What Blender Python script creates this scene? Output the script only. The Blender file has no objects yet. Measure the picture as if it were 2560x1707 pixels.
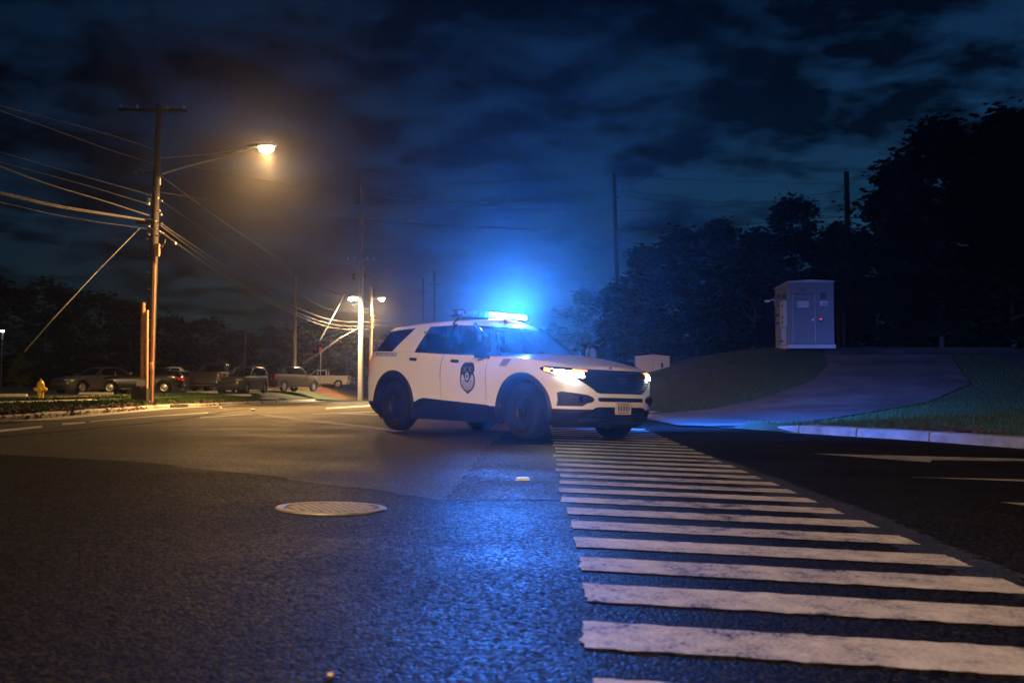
import bpy, bmesh, math, random
import numpy as np
from mathutils import Vector, Matrix, Euler

random.seed(7)
rng = np.random.default_rng(7)
R = math.radians
S = bpy.context.scene
COL = S.collection

# ------------------------------------------------------------------ camera
CAM_H, PITCH, FPX, PW, PH = 0.63, 0.0515, 2489.0, 2560.0, 1707.0
cam_data = bpy.data.cameras.new('camera')
cam_data.lens = 35.0
cam_data.sensor_width = 36.0
cam_data.clip_start = 0.05
cam_data.clip_end = 3000
cam_data.dof.use_dof = True
cam_data.dof.focus_distance = 15.0
cam_data.dof.aperture_fstop = 4.5
cam = bpy.data.objects.new('camera', cam_data)
COL.objects.link(cam)
cam.location = (0, 0, CAM_H)
cam.rotation_euler = (math.pi / 2 + PITCH, 0, 0)
S.camera = cam

# ------------------------------------------------------------------ sky
world = bpy.data.worlds.new('World')
S.world = world
world.use_nodes = True
wn, wl = world.node_tree.nodes, world.node_tree.links
wn.clear()
w_out = wn.new('ShaderNodeOutputWorld')
w_bg = wn.new('ShaderNodeBackground')
w_sky = wn.new('ShaderNodeTexSky')
w_sky.sky_type = 'NISHITA'
w_sky.sun_disc = False
w_sky.sun_elevation = R(-3.5)
w_sky.sun_rotation = R(46)
w_sky.altitude = 0
w_sky.air_density = 1.0
w_sky.dust_density = 0.6
w_sky.ozone_density = 2.5
w_bg.inputs['Strength'].default_value = 0.46
# broken cloud deck: direction projected on a plane overhead
w_tc = wn.new('ShaderNodeTexCoord')
w_sep = wn.new('ShaderNodeSeparateXYZ')
wl.new(w_tc.outputs['Generated'], w_sep.inputs[0])
w_zm = wn.new('ShaderNodeMath'); w_zm.operation = 'MAXIMUM'; w_zm.inputs[1].default_value = 0.0
wl.new(w_sep.outputs['Z'], w_zm.inputs[0])
w_za = wn.new('ShaderNodeMath'); w_za.operation = 'ADD'; w_za.inputs[1].default_value = 0.13
wl.new(w_zm.outputs[0], w_za.inputs[0])
w_dx = wn.new('ShaderNodeMath'); w_dx.operation = 'DIVIDE'
w_dy = wn.new('ShaderNodeMath'); w_dy.operation = 'DIVIDE'
wl.new(w_sep.outputs['X'], w_dx.inputs[0]); wl.new(w_za.outputs[0], w_dx.inputs[1])
wl.new(w_sep.outputs['Y'], w_dy.inputs[0]); wl.new(w_za.outputs[0], w_dy.inputs[1])
w_cmb = wn.new('ShaderNodeCombineXYZ')
wl.new(w_dx.outputs[0], w_cmb.inputs[0]); wl.new(w_dy.outputs[0], w_cmb.inputs[1])
w_map = wn.new('ShaderNodeMapping')
w_map.inputs['Scale'].default_value = (0.62, 0.62, 1.0)
w_map.inputs['Location'].default_value = (1.7, 0.4, 0.0)
wl.new(w_cmb.outputs[0], w_map.inputs[0])
w_n1 = wn.new('ShaderNodeTexNoise')
w_n1.inputs['Scale'].default_value = 5.6
w_n1.inputs['Detail'].default_value = 9
w_n1.inputs['Roughness'].default_value = 0.62
w_n1.inputs['Distortion'].default_value = 0.15
wl.new(w_map.outputs[0], w_n1.inputs['Vector'])
w_n2 = wn.new('ShaderNodeTexNoise')
w_n2.inputs['Scale'].default_value = 1.1
w_n2.inputs['Detail'].default_value = 3
wl.new(w_map.outputs[0], w_n2.inputs['Vector'])
w_add = wn.new('ShaderNodeMath'); w_add.operation = 'MULTIPLY_ADD'
w_add.inputs[1].default_value = 0.50
wl.new(w_n2.outputs['Fac'], w_add.inputs[0]); wl.new(w_n1.outputs['Fac'], w_add.inputs[2])
w_rmp = wn.new('ShaderNodeValToRGB')
w_rmp.color_ramp.elements[0].position = 0.64
w_rmp.color_ramp.elements[0].color = (0, 0, 0, 1)
w_rmp.color_ramp.elements[1].position = 0.82
w_rmp.color_ramp.elements[1].color = (1, 1, 1, 1)
wl.new(w_add.outputs[0], w_rmp.inputs[0])
w_mul = wn.new('ShaderNodeMix'); w_mul.data_type = 'RGBA'; w_mul.blend_type = 'MULTIPLY'
w_mul.inputs['Factor'].default_value = 1.0
wl.new(w_sky.outputs[0], w_mul.inputs['A'])
w_cc = wn.new('ShaderNodeMix'); w_cc.data_type = 'RGBA'
w_cc.inputs['A'].default_value = (1, 1, 1, 1)
w_cc.inputs['B'].default_value = (0.13, 0.12, 0.13, 1)
wl.new(w_rmp.outputs['Color'], w_cc.inputs['Factor'])
wl.new(w_cc.outputs['Result'], w_mul.inputs['B'])
w_tint = wn.new('ShaderNodeMix'); w_tint.data_type = 'RGBA'; w_tint.blend_type = 'MULTIPLY'   # cold white balance of the night picture
w_tint.inputs['Factor'].default_value = 1.0
w_tint.inputs['B'].default_value = (0.30, 1.0, 1.15, 1)
wl.new(w_mul.outputs['Result'], w_tint.inputs['A'])
wl.new(w_tint.outputs['Result'], w_bg.inputs['Color'])
wl.new(w_bg.outputs[0], w_out.inputs['Surface'])

# ------------------------------------------------------------------ exposure and render settings
S.view_settings.view_transform = 'Standard'
S.view_settings.look = 'None'
S.view_settings.exposure = 0.0
S.view_settings.gamma = 1.0
S.view_settings.use_curve_mapping = False
S.render.engine = 'CYCLES'
S.cycles.use_denoising = True
S.cycles.max_bounces = 6
S.cycles.diffuse_bounces = 2
S.cycles.glossy_bounces = 3
S.cycles.transmission_bounces = 4
S.cycles.transparent_max_bounces = 8
S.cycles.volume_bounces = 0
S.cycles.sample_clamp_indirect = 3.0
S.cycles.caustics_reflective = False
S.cycles.caustics_refractive = False

# light levels of the lamps (watts)
LAMP_NEAR, LAMP_FAR, LAMP_BEHIND = 56000, 26000, 300000
BLUE_W, BLUE_EMIT = 700, 220      # broad fan; the forward and side beams below are multiples of it
HAZE_DENSITY = 0.00078
WARM = (1.0, 0.56, 0.20)
WARM2 = (1.0, 0.68, 0.36)
BLUE = (0.012, 0.17, 1.0)

# ------------------------------------------------------------------ helpers
CAMBER_W = np.linspace(-1.5, 1.5, 9)
def zroad(x):
    # camber: rises from the left gutter to a crown, then falls to the right; knees rounded over 3 m
    return float(np.mean(np.interp(x + CAMBER_W, [-60, -11, -4, 6, 60], [0.0, 0.0, 0.105, -0.165, -0.165])))

def kerb_left(y):
    if y > 78: return -13.2 - 0.02 * (y - 78)
    return -11.0 - 0.17 * (min(y, 40) - 21.3) - 0.02 * max(0, y - 40)

def sstep(a, b, t):
    t = min(1.0, max(0.0, (t - a) / (b - a)))
    return t * t * (3 - 2 * t)

def rise_right(x, y):
    P = float(np.interp(y, [20, 27, 33, 39, 45, 48, 53, 90, 300], [0, .17, .45, 1.25, 2.2, 2.95, 3.15, 3.6, 5.0]))
    F = sstep(-1.0, 12.5, x) * 0.86 + 0.14 * sstep(8, 14, x)
    return P * F

# right kerb line, world (x, y) from near to far
KR = [(14.0, -4.0), (10.4, 6.0), (7.35, 14.0), (6.75, 16.6), (5.65, 19.1), (4.75, 20.8), (3.95, 22.6)]
def kerb_right(y):
    ys = [p[1] for p in KR]; xs = [p[0] for p in KR]
    if y > ys[-1]:
        return 3.95 + (y - ys[-1]) * 0.02
    return float(np.interp(y, ys, xs))

def zground(x, y):
    kl = kerb_left(y)
    zr = zroad(x)
    if x < kl and y < 78:
        d = kl - x
        return 0.14 + 0.25 * min(d / 1.6, 1.0) + 0.0115 * max(0.0, y - 38) * min(1, d / 3)
    if x < kl:
        d = kl - x
        return 0.02 + (0.37 + 0.0115 * (y - 38)) * sstep(0, 4, d)
    kr = kerb_right(y)
    if x > kr:
        d = x - kr
        z = zr + rise_right(x, y)
        if y < 21.2:
            z += 0.13 + 0.16 * sstep(0, 5, d)
        return z
    return zr

CP, SP = math.cos(PITCH), math.sin(PITCH)
def _ray(px, py):
    u = (px - PW / 2) / FPX; v = -(py - PH / 2) / FPX
    return (u, CP - v * SP, SP + v * CP)
def at(px, py, Y):
    """world point seen at photo pixel (px,py) at distance Y along the street"""
    r = _ray(px, py); t = Y / r[1]
    return Vector((r[0] * t, Y, CAM_H + r[2] * t))
def onroad(px, py, dz=0.0):
    r = _ray(px, py); z = 0.0
    for _ in range(30):
        t = (z - CAM_H) / r[2]
        z = 0.5 * z + 0.5 * zroad(r[0] * t)
    return Vector((r[0] * t, r[1] * t, z + dz))

def setp(o, label=None, cat=None, group=None, kind=None):
    if label: o['label'] = label
    if cat: o['category'] = cat
    if group: o['group'] = group
    if kind: o['kind'] = kind
    return o

def empty(name, loc=(0, 0, 0), rot=(0, 0, 0), label=None, cat=None, group=None):
    o = bpy.data.objects.new(name, None)
    o.empty_display_size = 0.2
    COL.objects.link(o)
    o.location = loc; o.rotation_euler = rot
    return setp(o, label, cat, group)

class MB:
    """collects vertices and faces of one mesh"""
    def __init__(s): s.v = []; s.f = []; s.mi = []; s.cur = 0
    def add(s, vs, fs):
        n = len(s.v); s.v += [tuple(map(float, p)) for p in vs]
        s.f += [tuple(i + n for i in f) for f in fs]; s.mi += [s.cur] * len(fs)
        return s
    def box(s, c, d, rot=None, ch=0.0):
        x, y, z = d[0] / 2, d[1] / 2, d[2] / 2
        if ch > 0:
            bm = bmesh.new(); bmesh.ops.create_cube(bm, size=1)
            for v in bm.verts: v.co = Vector((v.co.x * d[0], v.co.y * d[1], v.co.z * d[2]))
            bmesh.ops.bevel(bm, geom=bm.edges[:], offset=ch, segments=2, affect='EDGES')
            bm.verts.ensure_lookup_table(); bm.verts.index_update()
            vs = [v.co.copy() for v in bm.verts]; fs = [[v.index for v in f.verts] for f in bm.faces]; bm.free()
        else:
            vs = [Vector(p) for p in ((-x,-y,-z),(x,-y,-z),(x,y,-z),(-x,y,-z),(-x,-y,z),(x,-y,z),(x,y,z),(-x,y,z))]
            fs = [(3,2,1,0),(4,5,6,7),(0,1,5,4),(1,2,6,5),(2,3,7,6),(3,0,4,7)]
        if rot is not None: vs = [rot @ v for v in vs]
        c = Vector(c)
        return s.add([v + c for v in vs], fs)
    def cyl(s, a, b, r0, r1=None, n=12, cap=True):
        r1 = r0 if r1 is None else r1
        a, b = Vector(a), Vector(b); d = (b - a).normalized()
        t = Vector((0, 0, 1)) if abs(d.z) < 0.9 else Vector((1, 0, 0))
        u = d.cross(t).normalized(); w = d.cross(u)
        vs = []
        for P, r in ((a, r0), (b, r1)):
            for i in range(n):
                q = 2 * math.pi * i / n
                vs.append(P + (u * math.cos(q) + w * math.sin(q)) * r)
        fs = [(i, (i + 1) % n, n + (i + 1) % n, n + i) for i in range(n)]
        if cap: fs += [tuple(range(n))[::-1], tuple(range(n, 2 * n))]
        return s.add(vs, fs)
    def tube(s, pts, r, n=6):
        pts = [Vector(p) for p in pts]; m = len(pts); vs = []
        for k, P in enumerate(pts):
            d = (pts[min(k + 1, m - 1)] - pts[max(k - 1, 0)]).normalized()
            t = Vector((0, 0, 1)) if abs(d.z) < 0.9 else Vector((1, 0, 0))
            u = d.cross(t).normalized(); w = d.cross(u)
            rr = r[k] if isinstance(r, (list, tuple)) else r
            for i in range(n):
                q = 2 * math.pi * i / n
                vs.append(P + (u * math.cos(q) + w * math.sin(q)) * rr)
        fs = [(k * n + i, k * n + (i + 1) % n, (k + 1) * n + (i + 1) % n, (k + 1) * n + i) for k in range(m - 1) for i in range(n)]
        fs += [tuple(range(n))[::-1], tuple(range((m - 1) * n, m * n))]
        return s.add(vs, fs)
    def lathe(s, prof, n=24, M=None, close=True):
        """prof: (r, h) pairs about local z; M places it"""
        vs = []
        for r, h in prof:
            for i in range(n):
                q = 2 * math.pi * i / n
                p = Vector((r * math.cos(q), r * math.sin(q), h))
                vs.append(M @ p if M is not None else p)
        m = len(prof)
        fs = [(k * n + i, k * n + (i + 1) % n, (k + 1) * n + (i + 1) % n, (k + 1) * n + i) for k in range(m - 1) for i in range(n)]
        if close: fs += [tuple(range(n))[::-1], tuple(range((m - 1) * n, m * n))]
        return s.add(vs, fs)
    def prism(s, poly, a, b):
        """poly: list of points at one end (Vectors), swept by vector b-a"""
        n = len(poly); d = Vector(b) - Vector(a)
        vs = [Vector(p) for p in poly] + [Vector(p) + d for p in poly]
        fs = [tuple(range(n))[::-1], tuple(range(n, 2 * n))] + [(i, (i + 1) % n, n + (i + 1) % n, n + i) for i in range(n)]
        return s.add(vs, fs)
    def grid(s, rows):
        m, n = len(rows), len(rows[0])
        vs = [p for r in rows for p in r]
        return s.add(vs, [(i * n + j, i * n + j + 1, (i + 1) * n + j + 1, (i + 1) * n + j) for i in range(m - 1) for j in range(n - 1)])
    def build(s, name, mat, parent=None, smooth=False, fix=True, angle=35):
        me = bpy.data.meshes.new(name)
        me.from_pydata(s.v, [], s.f)
        for m in (mat if isinstance(mat, (list, tuple)) else [mat]): me.materials.append(m)
        if isinstance(mat, (list, tuple)): me.polygons.foreach_set('material_index', s.mi)
        if fix:
            bm = bmesh.new(); bm.from_mesh(me)
            bmesh.ops.remove_doubles(bm, verts=bm.verts, dist=1e-5)
            bmesh.ops.recalc_face_normals(bm, faces=bm.faces)
            bm.to_mesh(me); bm.free()
        if smooth:
            me.polygons.foreach_set('use_smooth', [True] * len(me.polygons))
            if angle and hasattr(me, 'set_sharp_from_angle'): me.set_sharp_from_angle(angle=R(angle))
        me.update()
        o = bpy.data.objects.new(name, me)
        COL.objects.link(o)
        if parent is not None: o.parent = parent
        return o

def copy_tree(o, parent=None):
    c = o.copy(); COL.objects.link(c); c.parent = parent
    for ch in o.children: copy_tree(ch, c)
    return c

def light(name, kind, loc, power, color, parent=None, radius=0.15, rot=None, **kw):
    d = bpy.data.lights.new(name, kind)
    d.energy = power; d.color = color
    if kind in ('POINT', 'SPOT'): d.shadow_soft_size = radius
    for k, v in kw.items(): setattr(d, k, v)
    o = bpy.data.objects.new(name, d); COL.objects.link(o)
    o.location = loc
    if rot is not None: o.rotation_euler = rot
    if parent is not None: o.parent = parent
    return o

def beam(o, kind, k, floor, aim=None):
    """luminaire optics: intensity by direction. 'down' = cosine lobe to the ground, 'fan' = flat horizontal fan"""
    o.data.use_nodes = True
    N, L = o.data.node_tree.nodes, o.data.node_tree.links
    g = N.new('ShaderNodeTexCoord'); s_ = N.new('ShaderNodeSeparateXYZ'); L.new(g.outputs['Normal'], s_.inputs[0])
    def mth(op, a, b=None):
        n_ = N.new('ShaderNodeMath'); n_.operation = op
        for i, v in enumerate((a, b)):
            if v is None: continue
            if isinstance(v, (int, float)): n_.inputs[i].default_value = v
            else: L.new(v, n_.inputs[i])
        return n_.outputs[0]
    z = s_.outputs['Z']
    if kind == 'down':
        f = mth('POWER', mth('MAXIMUM', mth('MULTIPLY', z, -1.0), 0.0), k)
    elif kind == 'cone':                     # narrow beam about the direction aim: exp(k (cos - 1))
        d = mth('ADD', mth('ADD', mth('MULTIPLY', s_.outputs['X'], aim[0]), mth('MULTIPLY', s_.outputs['Y'], aim[1])), mth('MULTIPLY', z, aim[2]))
        f = mth('EXPONENT', mth('MULTIPLY', mth('SUBTRACT', d, 1.0), k))
    else:
        f = mth('EXPONENT', mth('MULTIPLY', mth('MULTIPLY', z, z), -k))
    em = [n_ for n_ in N if n_.type == 'EMISSION'][0]
    L.new(mth('ADD', f, floor), em.inputs['Strength'])

# ------------------------------------------------------------------ materials
def mat(name, col=(.5, .5, .5), rough=.6, metal=0.0, spec=.5, coat=0.0, emit=None, emit_s=0.0,
        var=0.0, vscale=6.0, bump=0.0, bscale=40.0, bdist=.01, detail=5, rvar=0.0, col2=None, stretch=None):
    m = bpy.data.materials.new(name); m.use_nodes = True
    N, L = m.node_tree.nodes, m.node_tree.links
    b = N['Principled BSDF']
    b.inputs['Base Color'].default_value = (*col, 1)
    b.inputs['Roughness'].default_value = rough
    b.inputs['Metallic'].default_value = metal
    b.inputs['Specular IOR Level'].default_value = spec
    b.inputs['Coat Weight'].default_value = coat
    b.inputs['Coat Roughness'].default_value = 0.06
    if emit is not None:
        b.inputs['Emission Color'].default_value = (*emit, 1)
        b.inputs['Emission Strength'].default_value = emit_s
    if var > 0 or bump > 0 or rvar > 0 or col2:
        tc = N.new('ShaderNodeTexCoord')
        src = tc.outputs['Object']
        if stretch:
            mp = N.new('ShaderNodeMapping'); mp.inputs['Scale'].default_value = stretch
            L.new(src, mp.inputs[0]); src = mp.outputs[0]
        n1 = N.new('ShaderNodeTexNoise'); n1.inputs['Scale'].default_value = vscale
        n1.inputs['Detail'].default_value = detail; n1.inputs['Roughness'].default_value = .65
        L.new(src, n1.inputs['Vector'])
        if var > 0 or col2:
            c2 = col2 or tuple(c * (1 - var) for c in col)
            c1 = col if col2 else tuple(min(1, c * (1 + var)) for c in col)
            rp = N.new('ShaderNodeValToRGB')
            rp.color_ramp.elements[0].position = .35; rp.color_ramp.elements[0].color = (*c2, 1)
            rp.color_ramp.elements[1].position = .65; rp.color_ramp.elements[1].color = (*c1, 1)
            L.new(n1.outputs['Fac'], rp.inputs[0]); L.new(rp.outputs[0], b.inputs['Base Color'])
        if rvar > 0:
            mr = N.new('ShaderNodeMapRange')
            mr.inputs['To Min'].default_value = max(.02, rough - rvar); mr.inputs['To Max'].default_value = min(1, rough + rvar)
            mr.inputs['From Min'].default_value = .3; mr.inputs['From Max'].default_value = .7
            L.new(n1.outputs['Fac'], mr.inputs['Value']); L.new(mr.outputs[0], b.inputs['Roughness'])
        if bump > 0:
            n2 = N.new('ShaderNodeTexNoise'); n2.inputs['Scale'].default_value = bscale; n2.inputs['Detail'].default_value = 4
            L.new(src, n2.inputs['Vector'])
            bp = N.new('ShaderNodeBump'); bp.inputs['Strength'].default_value = bump; bp.inputs['Distance'].default_value = bdist
            L.new(n2.outputs['Fac'], bp.inputs['Height']); L.new(bp.outputs[0], b.inputs['Normal'])
    return m

def asphalt(name, c0, c1, rough, agg=95.0, bump=.8, spec=.34):
    """asphalt: aggregate stones in binder, mottled by traffic"""
    m = bpy.data.materials.new(name); m.use_nodes = True
    N, L = m.node_tree.nodes, m.node_tree.links
    b = N['Principled BSDF']
    tc = N.new('ShaderNodeTexCoord')
    vo = N.new('ShaderNodeTexVoronoi'); vo.inputs['Scale'].default_value = agg
    vo.inputs['Randomness'].default_value = 1.0
    L.new(tc.outputs['Object'], vo.inputs['Vector'])
    n0 = N.new('ShaderNodeTexNoise'); n0.inputs['Scale'].default_value = .55; n0.inputs['Detail'].default_value = 7; n0.inputs['Roughness'].default_value = .6
    L.new(tc.outputs['Object'], n0.inputs['Vector'])
    n1 = N.new('ShaderNodeTexNoise'); n1.inputs['Scale'].default_value = 38; n1.inputs['Detail'].default_value = 4
    L.new(tc.outputs['Object'], n1.inputs['Vector'])
    # stone colour per cell
    sv = N.new('ShaderNodeSeparateColor'); L.new(vo.outputs['Color'], sv.inputs[0])
    mx = N.new('ShaderNodeMix'); mx.data_type = 'RGBA'
    mx.inputs['A'].default_value = (*c0, 1); mx.inputs['B'].default_value = (*c1, 1)
    pw = N.new('ShaderNodeMath'); pw.operation = 'POWER'; pw.inputs[1].default_value = 3.6
    L.new(sv.outputs[0], pw.inputs[0]); L.new(pw.outputs[0], mx.inputs['Factor'])
    mt = N.new('ShaderNodeMapRange'); mt.inputs['From Min'].default_value = .3; mt.inputs['From Max'].default_value = .7
    mt.inputs['To Min'].default_value = .62; mt.inputs['To Max'].default_value = 1.3
    L.new(n0.outputs['Fac'], mt.inputs['Value'])
    ml = N.new('ShaderNodeMix'); ml.data_type = 'RGBA'; ml.blend_type = 'MULTIPLY'; ml.inputs['Factor'].default_value = 1
    L.new(mx.outputs['Result'], ml.inputs['A']); L.new(mt.outputs[0], ml.inputs['B'])
    L.new(ml.outputs['Result'], b.inputs['Base Color'])
    mr = N.new('ShaderNodeMapRange'); mr.inputs['From Min'].default_value = .32; mr.inputs['From Max'].default_value = .68
    mr.inputs['To Min'].default_value = rough - .10; mr.inputs['To Max'].default_value = rough + .12
    L.new(n0.outputs['Fac'], mr.inputs['Value'])
    rc = N.new('ShaderNodeMath'); rc.operation = 'MULTIPLY_ADD'; rc.inputs[1].default_value = .34; L.new(sv.outputs[1], rc.inputs[0])
    rs_ = N.new('ShaderNodeMath'); rs_.operation = 'SUBTRACT'; rs_.inputs[1].default_value = .14; L.new(mr.outputs[0], rs_.inputs[0]); L.new(rs_.outputs[0], rc.inputs[2])
    L.new(rc.outputs[0], b.inputs['Roughness'])
    # relief: stones proud, plus fine noise
    su = N.new('ShaderNodeMath'); su.operation = 'MULTIPLY_ADD'; su.inputs[1].default_value = -1.0; 
    L.new(vo.outputs['Distance'], su.inputs[0]); L.new(n1.outputs['Fac'], su.inputs[2])
    bp = N.new('ShaderNodeBump'); bp.inputs['Strength'].default_value = bump; bp.inputs['Distance'].default_value = .0045
    L.new(su.outputs[0], bp.inputs['Height']); L.new(bp.outputs[0], b.inputs['Normal'])
    b.inputs['Specular IOR Level'].default_value = spec
    return m

M = {}
M['asphalt'] = asphalt('asphalt', (.005, .0048, .0044), (.042, .037, .029), .60, 92, .75, .035)
M['asphalt_old_lamplit'] = asphalt('lamplit_worn_asphalt', (.024, .0215, .0165), (.125, .110, .080), .62, 110, .6, .13)  # older surfacing, tone raised to carry the street lamp's light
M['asphalt_dark'] = asphalt('asphalt_patch', (.004, .004, .004), (.042, .039, .035), .72, 58, .9)
M['driveway'] = asphalt('driveway_asphalt', (.07, .073, .077), (.17, .17, .17), .62, 60, .5)
M['tar'] = mat('tar', (.006, .006, .006), .9, spec=.05, bump=.4, bscale=60)
def road_paint(name, c_hi, c_lo, wear):
    """thermoplastic road paint, scuffed and worn through to the asphalt in places"""
    m = bpy.data.materials.new(name); m.use_nodes = True
    N, L = m.node_tree.nodes, m.node_tree.links; b = N['Principled BSDF']
    tc = N.new('ShaderNodeTexCoord')
    def noise(sc, det, ro=.6):
        n_ = N.new('ShaderNodeTexNoise'); n_.inputs['Scale'].default_value = sc; n_.inputs['Detail'].default_value = det; n_.inputs['Roughness'].default_value = ro
        L.new(tc.outputs['Object'], n_.inputs['Vector']); return n_.outputs['Fac']
    big, mid, fine = noise(1.3, 3), noise(9, 6), noise(70, 5, .7)
    def mad(a, k, c):
        n_ = N.new('ShaderNodeMath'); n_.operation = 'MULTIPLY_ADD'; L.new(a, n_.inputs[0]); n_.inputs[1].default_value = k
        if isinstance(c, float): n_.inputs[2].default_value = c
        else: L.new(c, n_.inputs[2])
        return n_.outputs[0]
    tot = mad(fine, .55, mad(mid, .45, mad(big, .35, 0.0)))
    rw = N.new('ShaderNodeValToRGB'); rw.color_ramp.elements[0].position = wear; rw.color_ramp.elements[0].color = (.012, .012, .011, 1)
    rw.color_ramp.elements[1].position = wear + .05; rw.color_ramp.elements[1].color = (*c_lo, 1)
    e2 = rw.color_ramp.elements.new(min(.95, wear + .22)); e2.color = (*c_hi, 1)
    L.new(tot, rw.inputs[0]); L.new(rw.outputs[0], b.inputs['Base Color'])
    b.inputs['Roughness'].default_value = .7
    bp = N.new('ShaderNodeBump'); bp.inputs['Strength'].default_value = .8; bp.inputs['Distance'].default_value = .006
    L.new(fine, bp.inputs['Height']); L.new(bp.outputs[0], b.inputs['Normal'])
    return m
M['paint_mark'] = road_paint('road_paint', (.64, .60, .52), (.34, .31, .27), .57)
M['paint_worn'] = mat('worn_road_paint', (.40, .38, .33), .65, bump=.6, bscale=85, bdist=.006, vscale=5, detail=8, col2=(.13, .125, .11))
M['concrete'] = mat('concrete', (.30, .285, .265), .8, var=.22, vscale=1.6, bump=.35, bscale=60, detail=8)
M['concrete_old'] = mat('stained_kerb_concrete', (.19, .19, .185), .85, var=.35, vscale=2.2, bump=.45, bscale=50, detail=9)
M['concrete_gut'] = mat('gutter_concrete', (.24, .215, .19), .75, var=.25, vscale=1.1, bump=.35, bscale=60, detail=8)
M['soil'] = mat('soil', (.045, .04, .03), .95, var=.35, vscale=1.5, bump=.6, bscale=9, bdist=.05)
M['turf'] = mat('turf', (.028, .045, .014), .95, col2=(.013, .022, .008), vscale=2.5, bump=.8, bscale=26, bdist=.05)
M['grass'] = mat('grass_blade', (.038, .066, .016), .85, spec=.1, col2=(.018, .034, .009), vscale=4)
M['mulch'] = mat('mulch', (.10, .038, .024), .95, var=.5, vscale=14, bump=1, bscale=30, bdist=.06)
M['gravel'] = mat('pale_gravel', (.42, .35, .22), .9, var=.35, vscale=9, bump=1, bscale=22, bdist=.05)
M['leaf_litter'] = mat('leaf_litter', (.06, .035, .018), .9, var=.45, vscale=9)
M['lot'] = asphalt('lot_asphalt', (.035, .034, .032), (.10, .095, .09), .65, 40, .4)
M['wood_pole'] = mat('pole_wood', (.020, .013, .009), .82, var=.35, vscale=5, bump=.5, bscale=18, stretch=(1, 1, .08))
M['wood_grey'] = mat('weathered_pole_wood', (.30, .27, .24), .85, var=.3, vscale=5, bump=.5, bscale=18, stretch=(1, 1, .08))
M['steel'] = mat('galvanised_steel', (.42, .43, .44), .42, metal=.8, var=.15, vscale=12, rvar=.1)
M['porcelain'] = mat('porcelain', (.62, .60, .56), .25, spec=.6, var=.05)
M['cable'] = mat('cable_jacket', (.025, .025, .025), .42, var=.1)
M['cable_pale'] = mat('pale_cable', (.075, .07, .06), .45, metal=.1, var=.1)
M['conduit'] = mat('brown_conduit', (.33, .13, .06), .6, var=.15, vscale=4)
M['guard'] = mat('pale_cable_guard', (.42, .24, .14), .55, var=.15, vscale=4)
M['hydrant'] = mat('yellow_hydrant_paint', (.75, .46, .03), .42, coat=.3, var=.15, vscale=8)
M['iron'] = mat('cast_iron', (.27, .255, .23), .5, metal=.5, var=.25, vscale=9, bump=.35, bscale=45, rvar=.12)
M['iron_dark'] = mat('dark_cast_iron', (.05, .047, .045), .55, metal=.6, var=.3, vscale=14)
M['bark'] = mat('bark', (.05, .038, .028), .95, var=.3, vscale=4, bump=1, bscale=12, bdist=.04, stretch=(1, 1, .2))
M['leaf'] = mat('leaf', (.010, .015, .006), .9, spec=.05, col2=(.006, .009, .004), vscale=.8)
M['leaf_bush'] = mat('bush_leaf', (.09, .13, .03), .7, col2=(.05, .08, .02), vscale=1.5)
M['white_paint'] = mat('white_car_paint', (.74, .735, .72), .32, coat=1.0, var=.015, vscale=2)
M['black_trim'] = mat('black_plastic_trim', (.007, .007, .008), .6, spec=.35, bump=.15, bscale=220, var=.1)
M['gloss_black'] = mat('gloss_black', (.006, .006, .007), .12, spec=.6, var=.05)
M['rubber'] = mat('tyre_rubber', (.007, .007, .007), .8, spec=.3, var=.2, vscale=20, bump=.3, bscale=120)
M['rim'] = mat('black_steel_wheel', (.018, .018, .019), .35, metal=.4, var=.1)
M['chrome'] = mat('chrome', (.75, .75, .75), .12, metal=1, var=.03)
M['decal_navy'] = mat('navy_decal', (.008, .018, .055), .4, var=.03)
M['decal_white'] = mat('silver_decal', (.55, .56, .58), .4, var=.04)
M['plate'] = mat('licence_plate', (.55, .52, .50), .45, var=.1, vscale=30)
M['plate_ink'] = mat('plate_ink', (.10, .08, .10), .5, var=.05)
M['seat'] = mat('seat_cloth', (.02, .02, .022), .9, var=.2, vscale=40)
M['dash'] = mat('dashboard', (.02, .02, .021), .7, var=.1)
M['screen'] = mat('laptop_screen', (.02, .02, .02), .3, emit=(.6, .75, 1.0), emit_s=.5, var=.02)
M['amber_lit'] = mat('amber_lamp_lit', (.8, .2, .02), .3, emit=(1.0, .16, .03), emit_s=7, var=.02)
M['head_lit'] = mat('headlamp_lit', (.9, .9, .9), .3, emit=(.92, .95, 1.0), emit_s=90, var=.02)
M['drl_lit'] = mat('headlamp_side_glow', (.9, .9, .9), .3, emit=(.9, .94, 1.0), emit_s=5, var=.02)
M['tail_red'] = mat('tail_lamp_red', (.45, .008, .01), .18, emit=(1.0, .015, .03), emit_s=.5, spec=.6, var=.02)
M['tail_lit'] = mat('tail_lamp_lit', (.8, .05, .05), .3, emit=(1.0, .06, .10), emit_s=2.2, var=.02)
M['bar_lens'] = mat('clear_lens', (.10, .11, .12), .15, spec=.6, var=.02)
M['bar_lit'] = mat('blue_led_lit', (.3, .4, .9), .3, emit=(.66, .80, 1.0), emit_s=BLUE_EMIT, var=.02)
M['sodium'] = mat('street_lamp_lens', (.9, .8, .5), .3, emit=(1.0, .76, .42), emit_s=110, var=.02)
M['sodium_far'] = mat('far_lamp_lens', (.9, .8, .6), .3, emit=(1.0, .80, .52), emit_s=90, var=.02)
M['cool_lens'] = mat('cool_lamp_lens', (.9, .9, .9), .3, emit=(.75, .85, 1.0), emit_s=50, var=.02)
M['shelter'] = mat('painted_shelter_panel', (.125, .14, .16), .6, var=.08, vscale=1.2, bump=.15, bscale=30)
M['shelter_trim'] = mat('shelter_trim', (.34, .35, .36), .55, var=.1)
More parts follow.
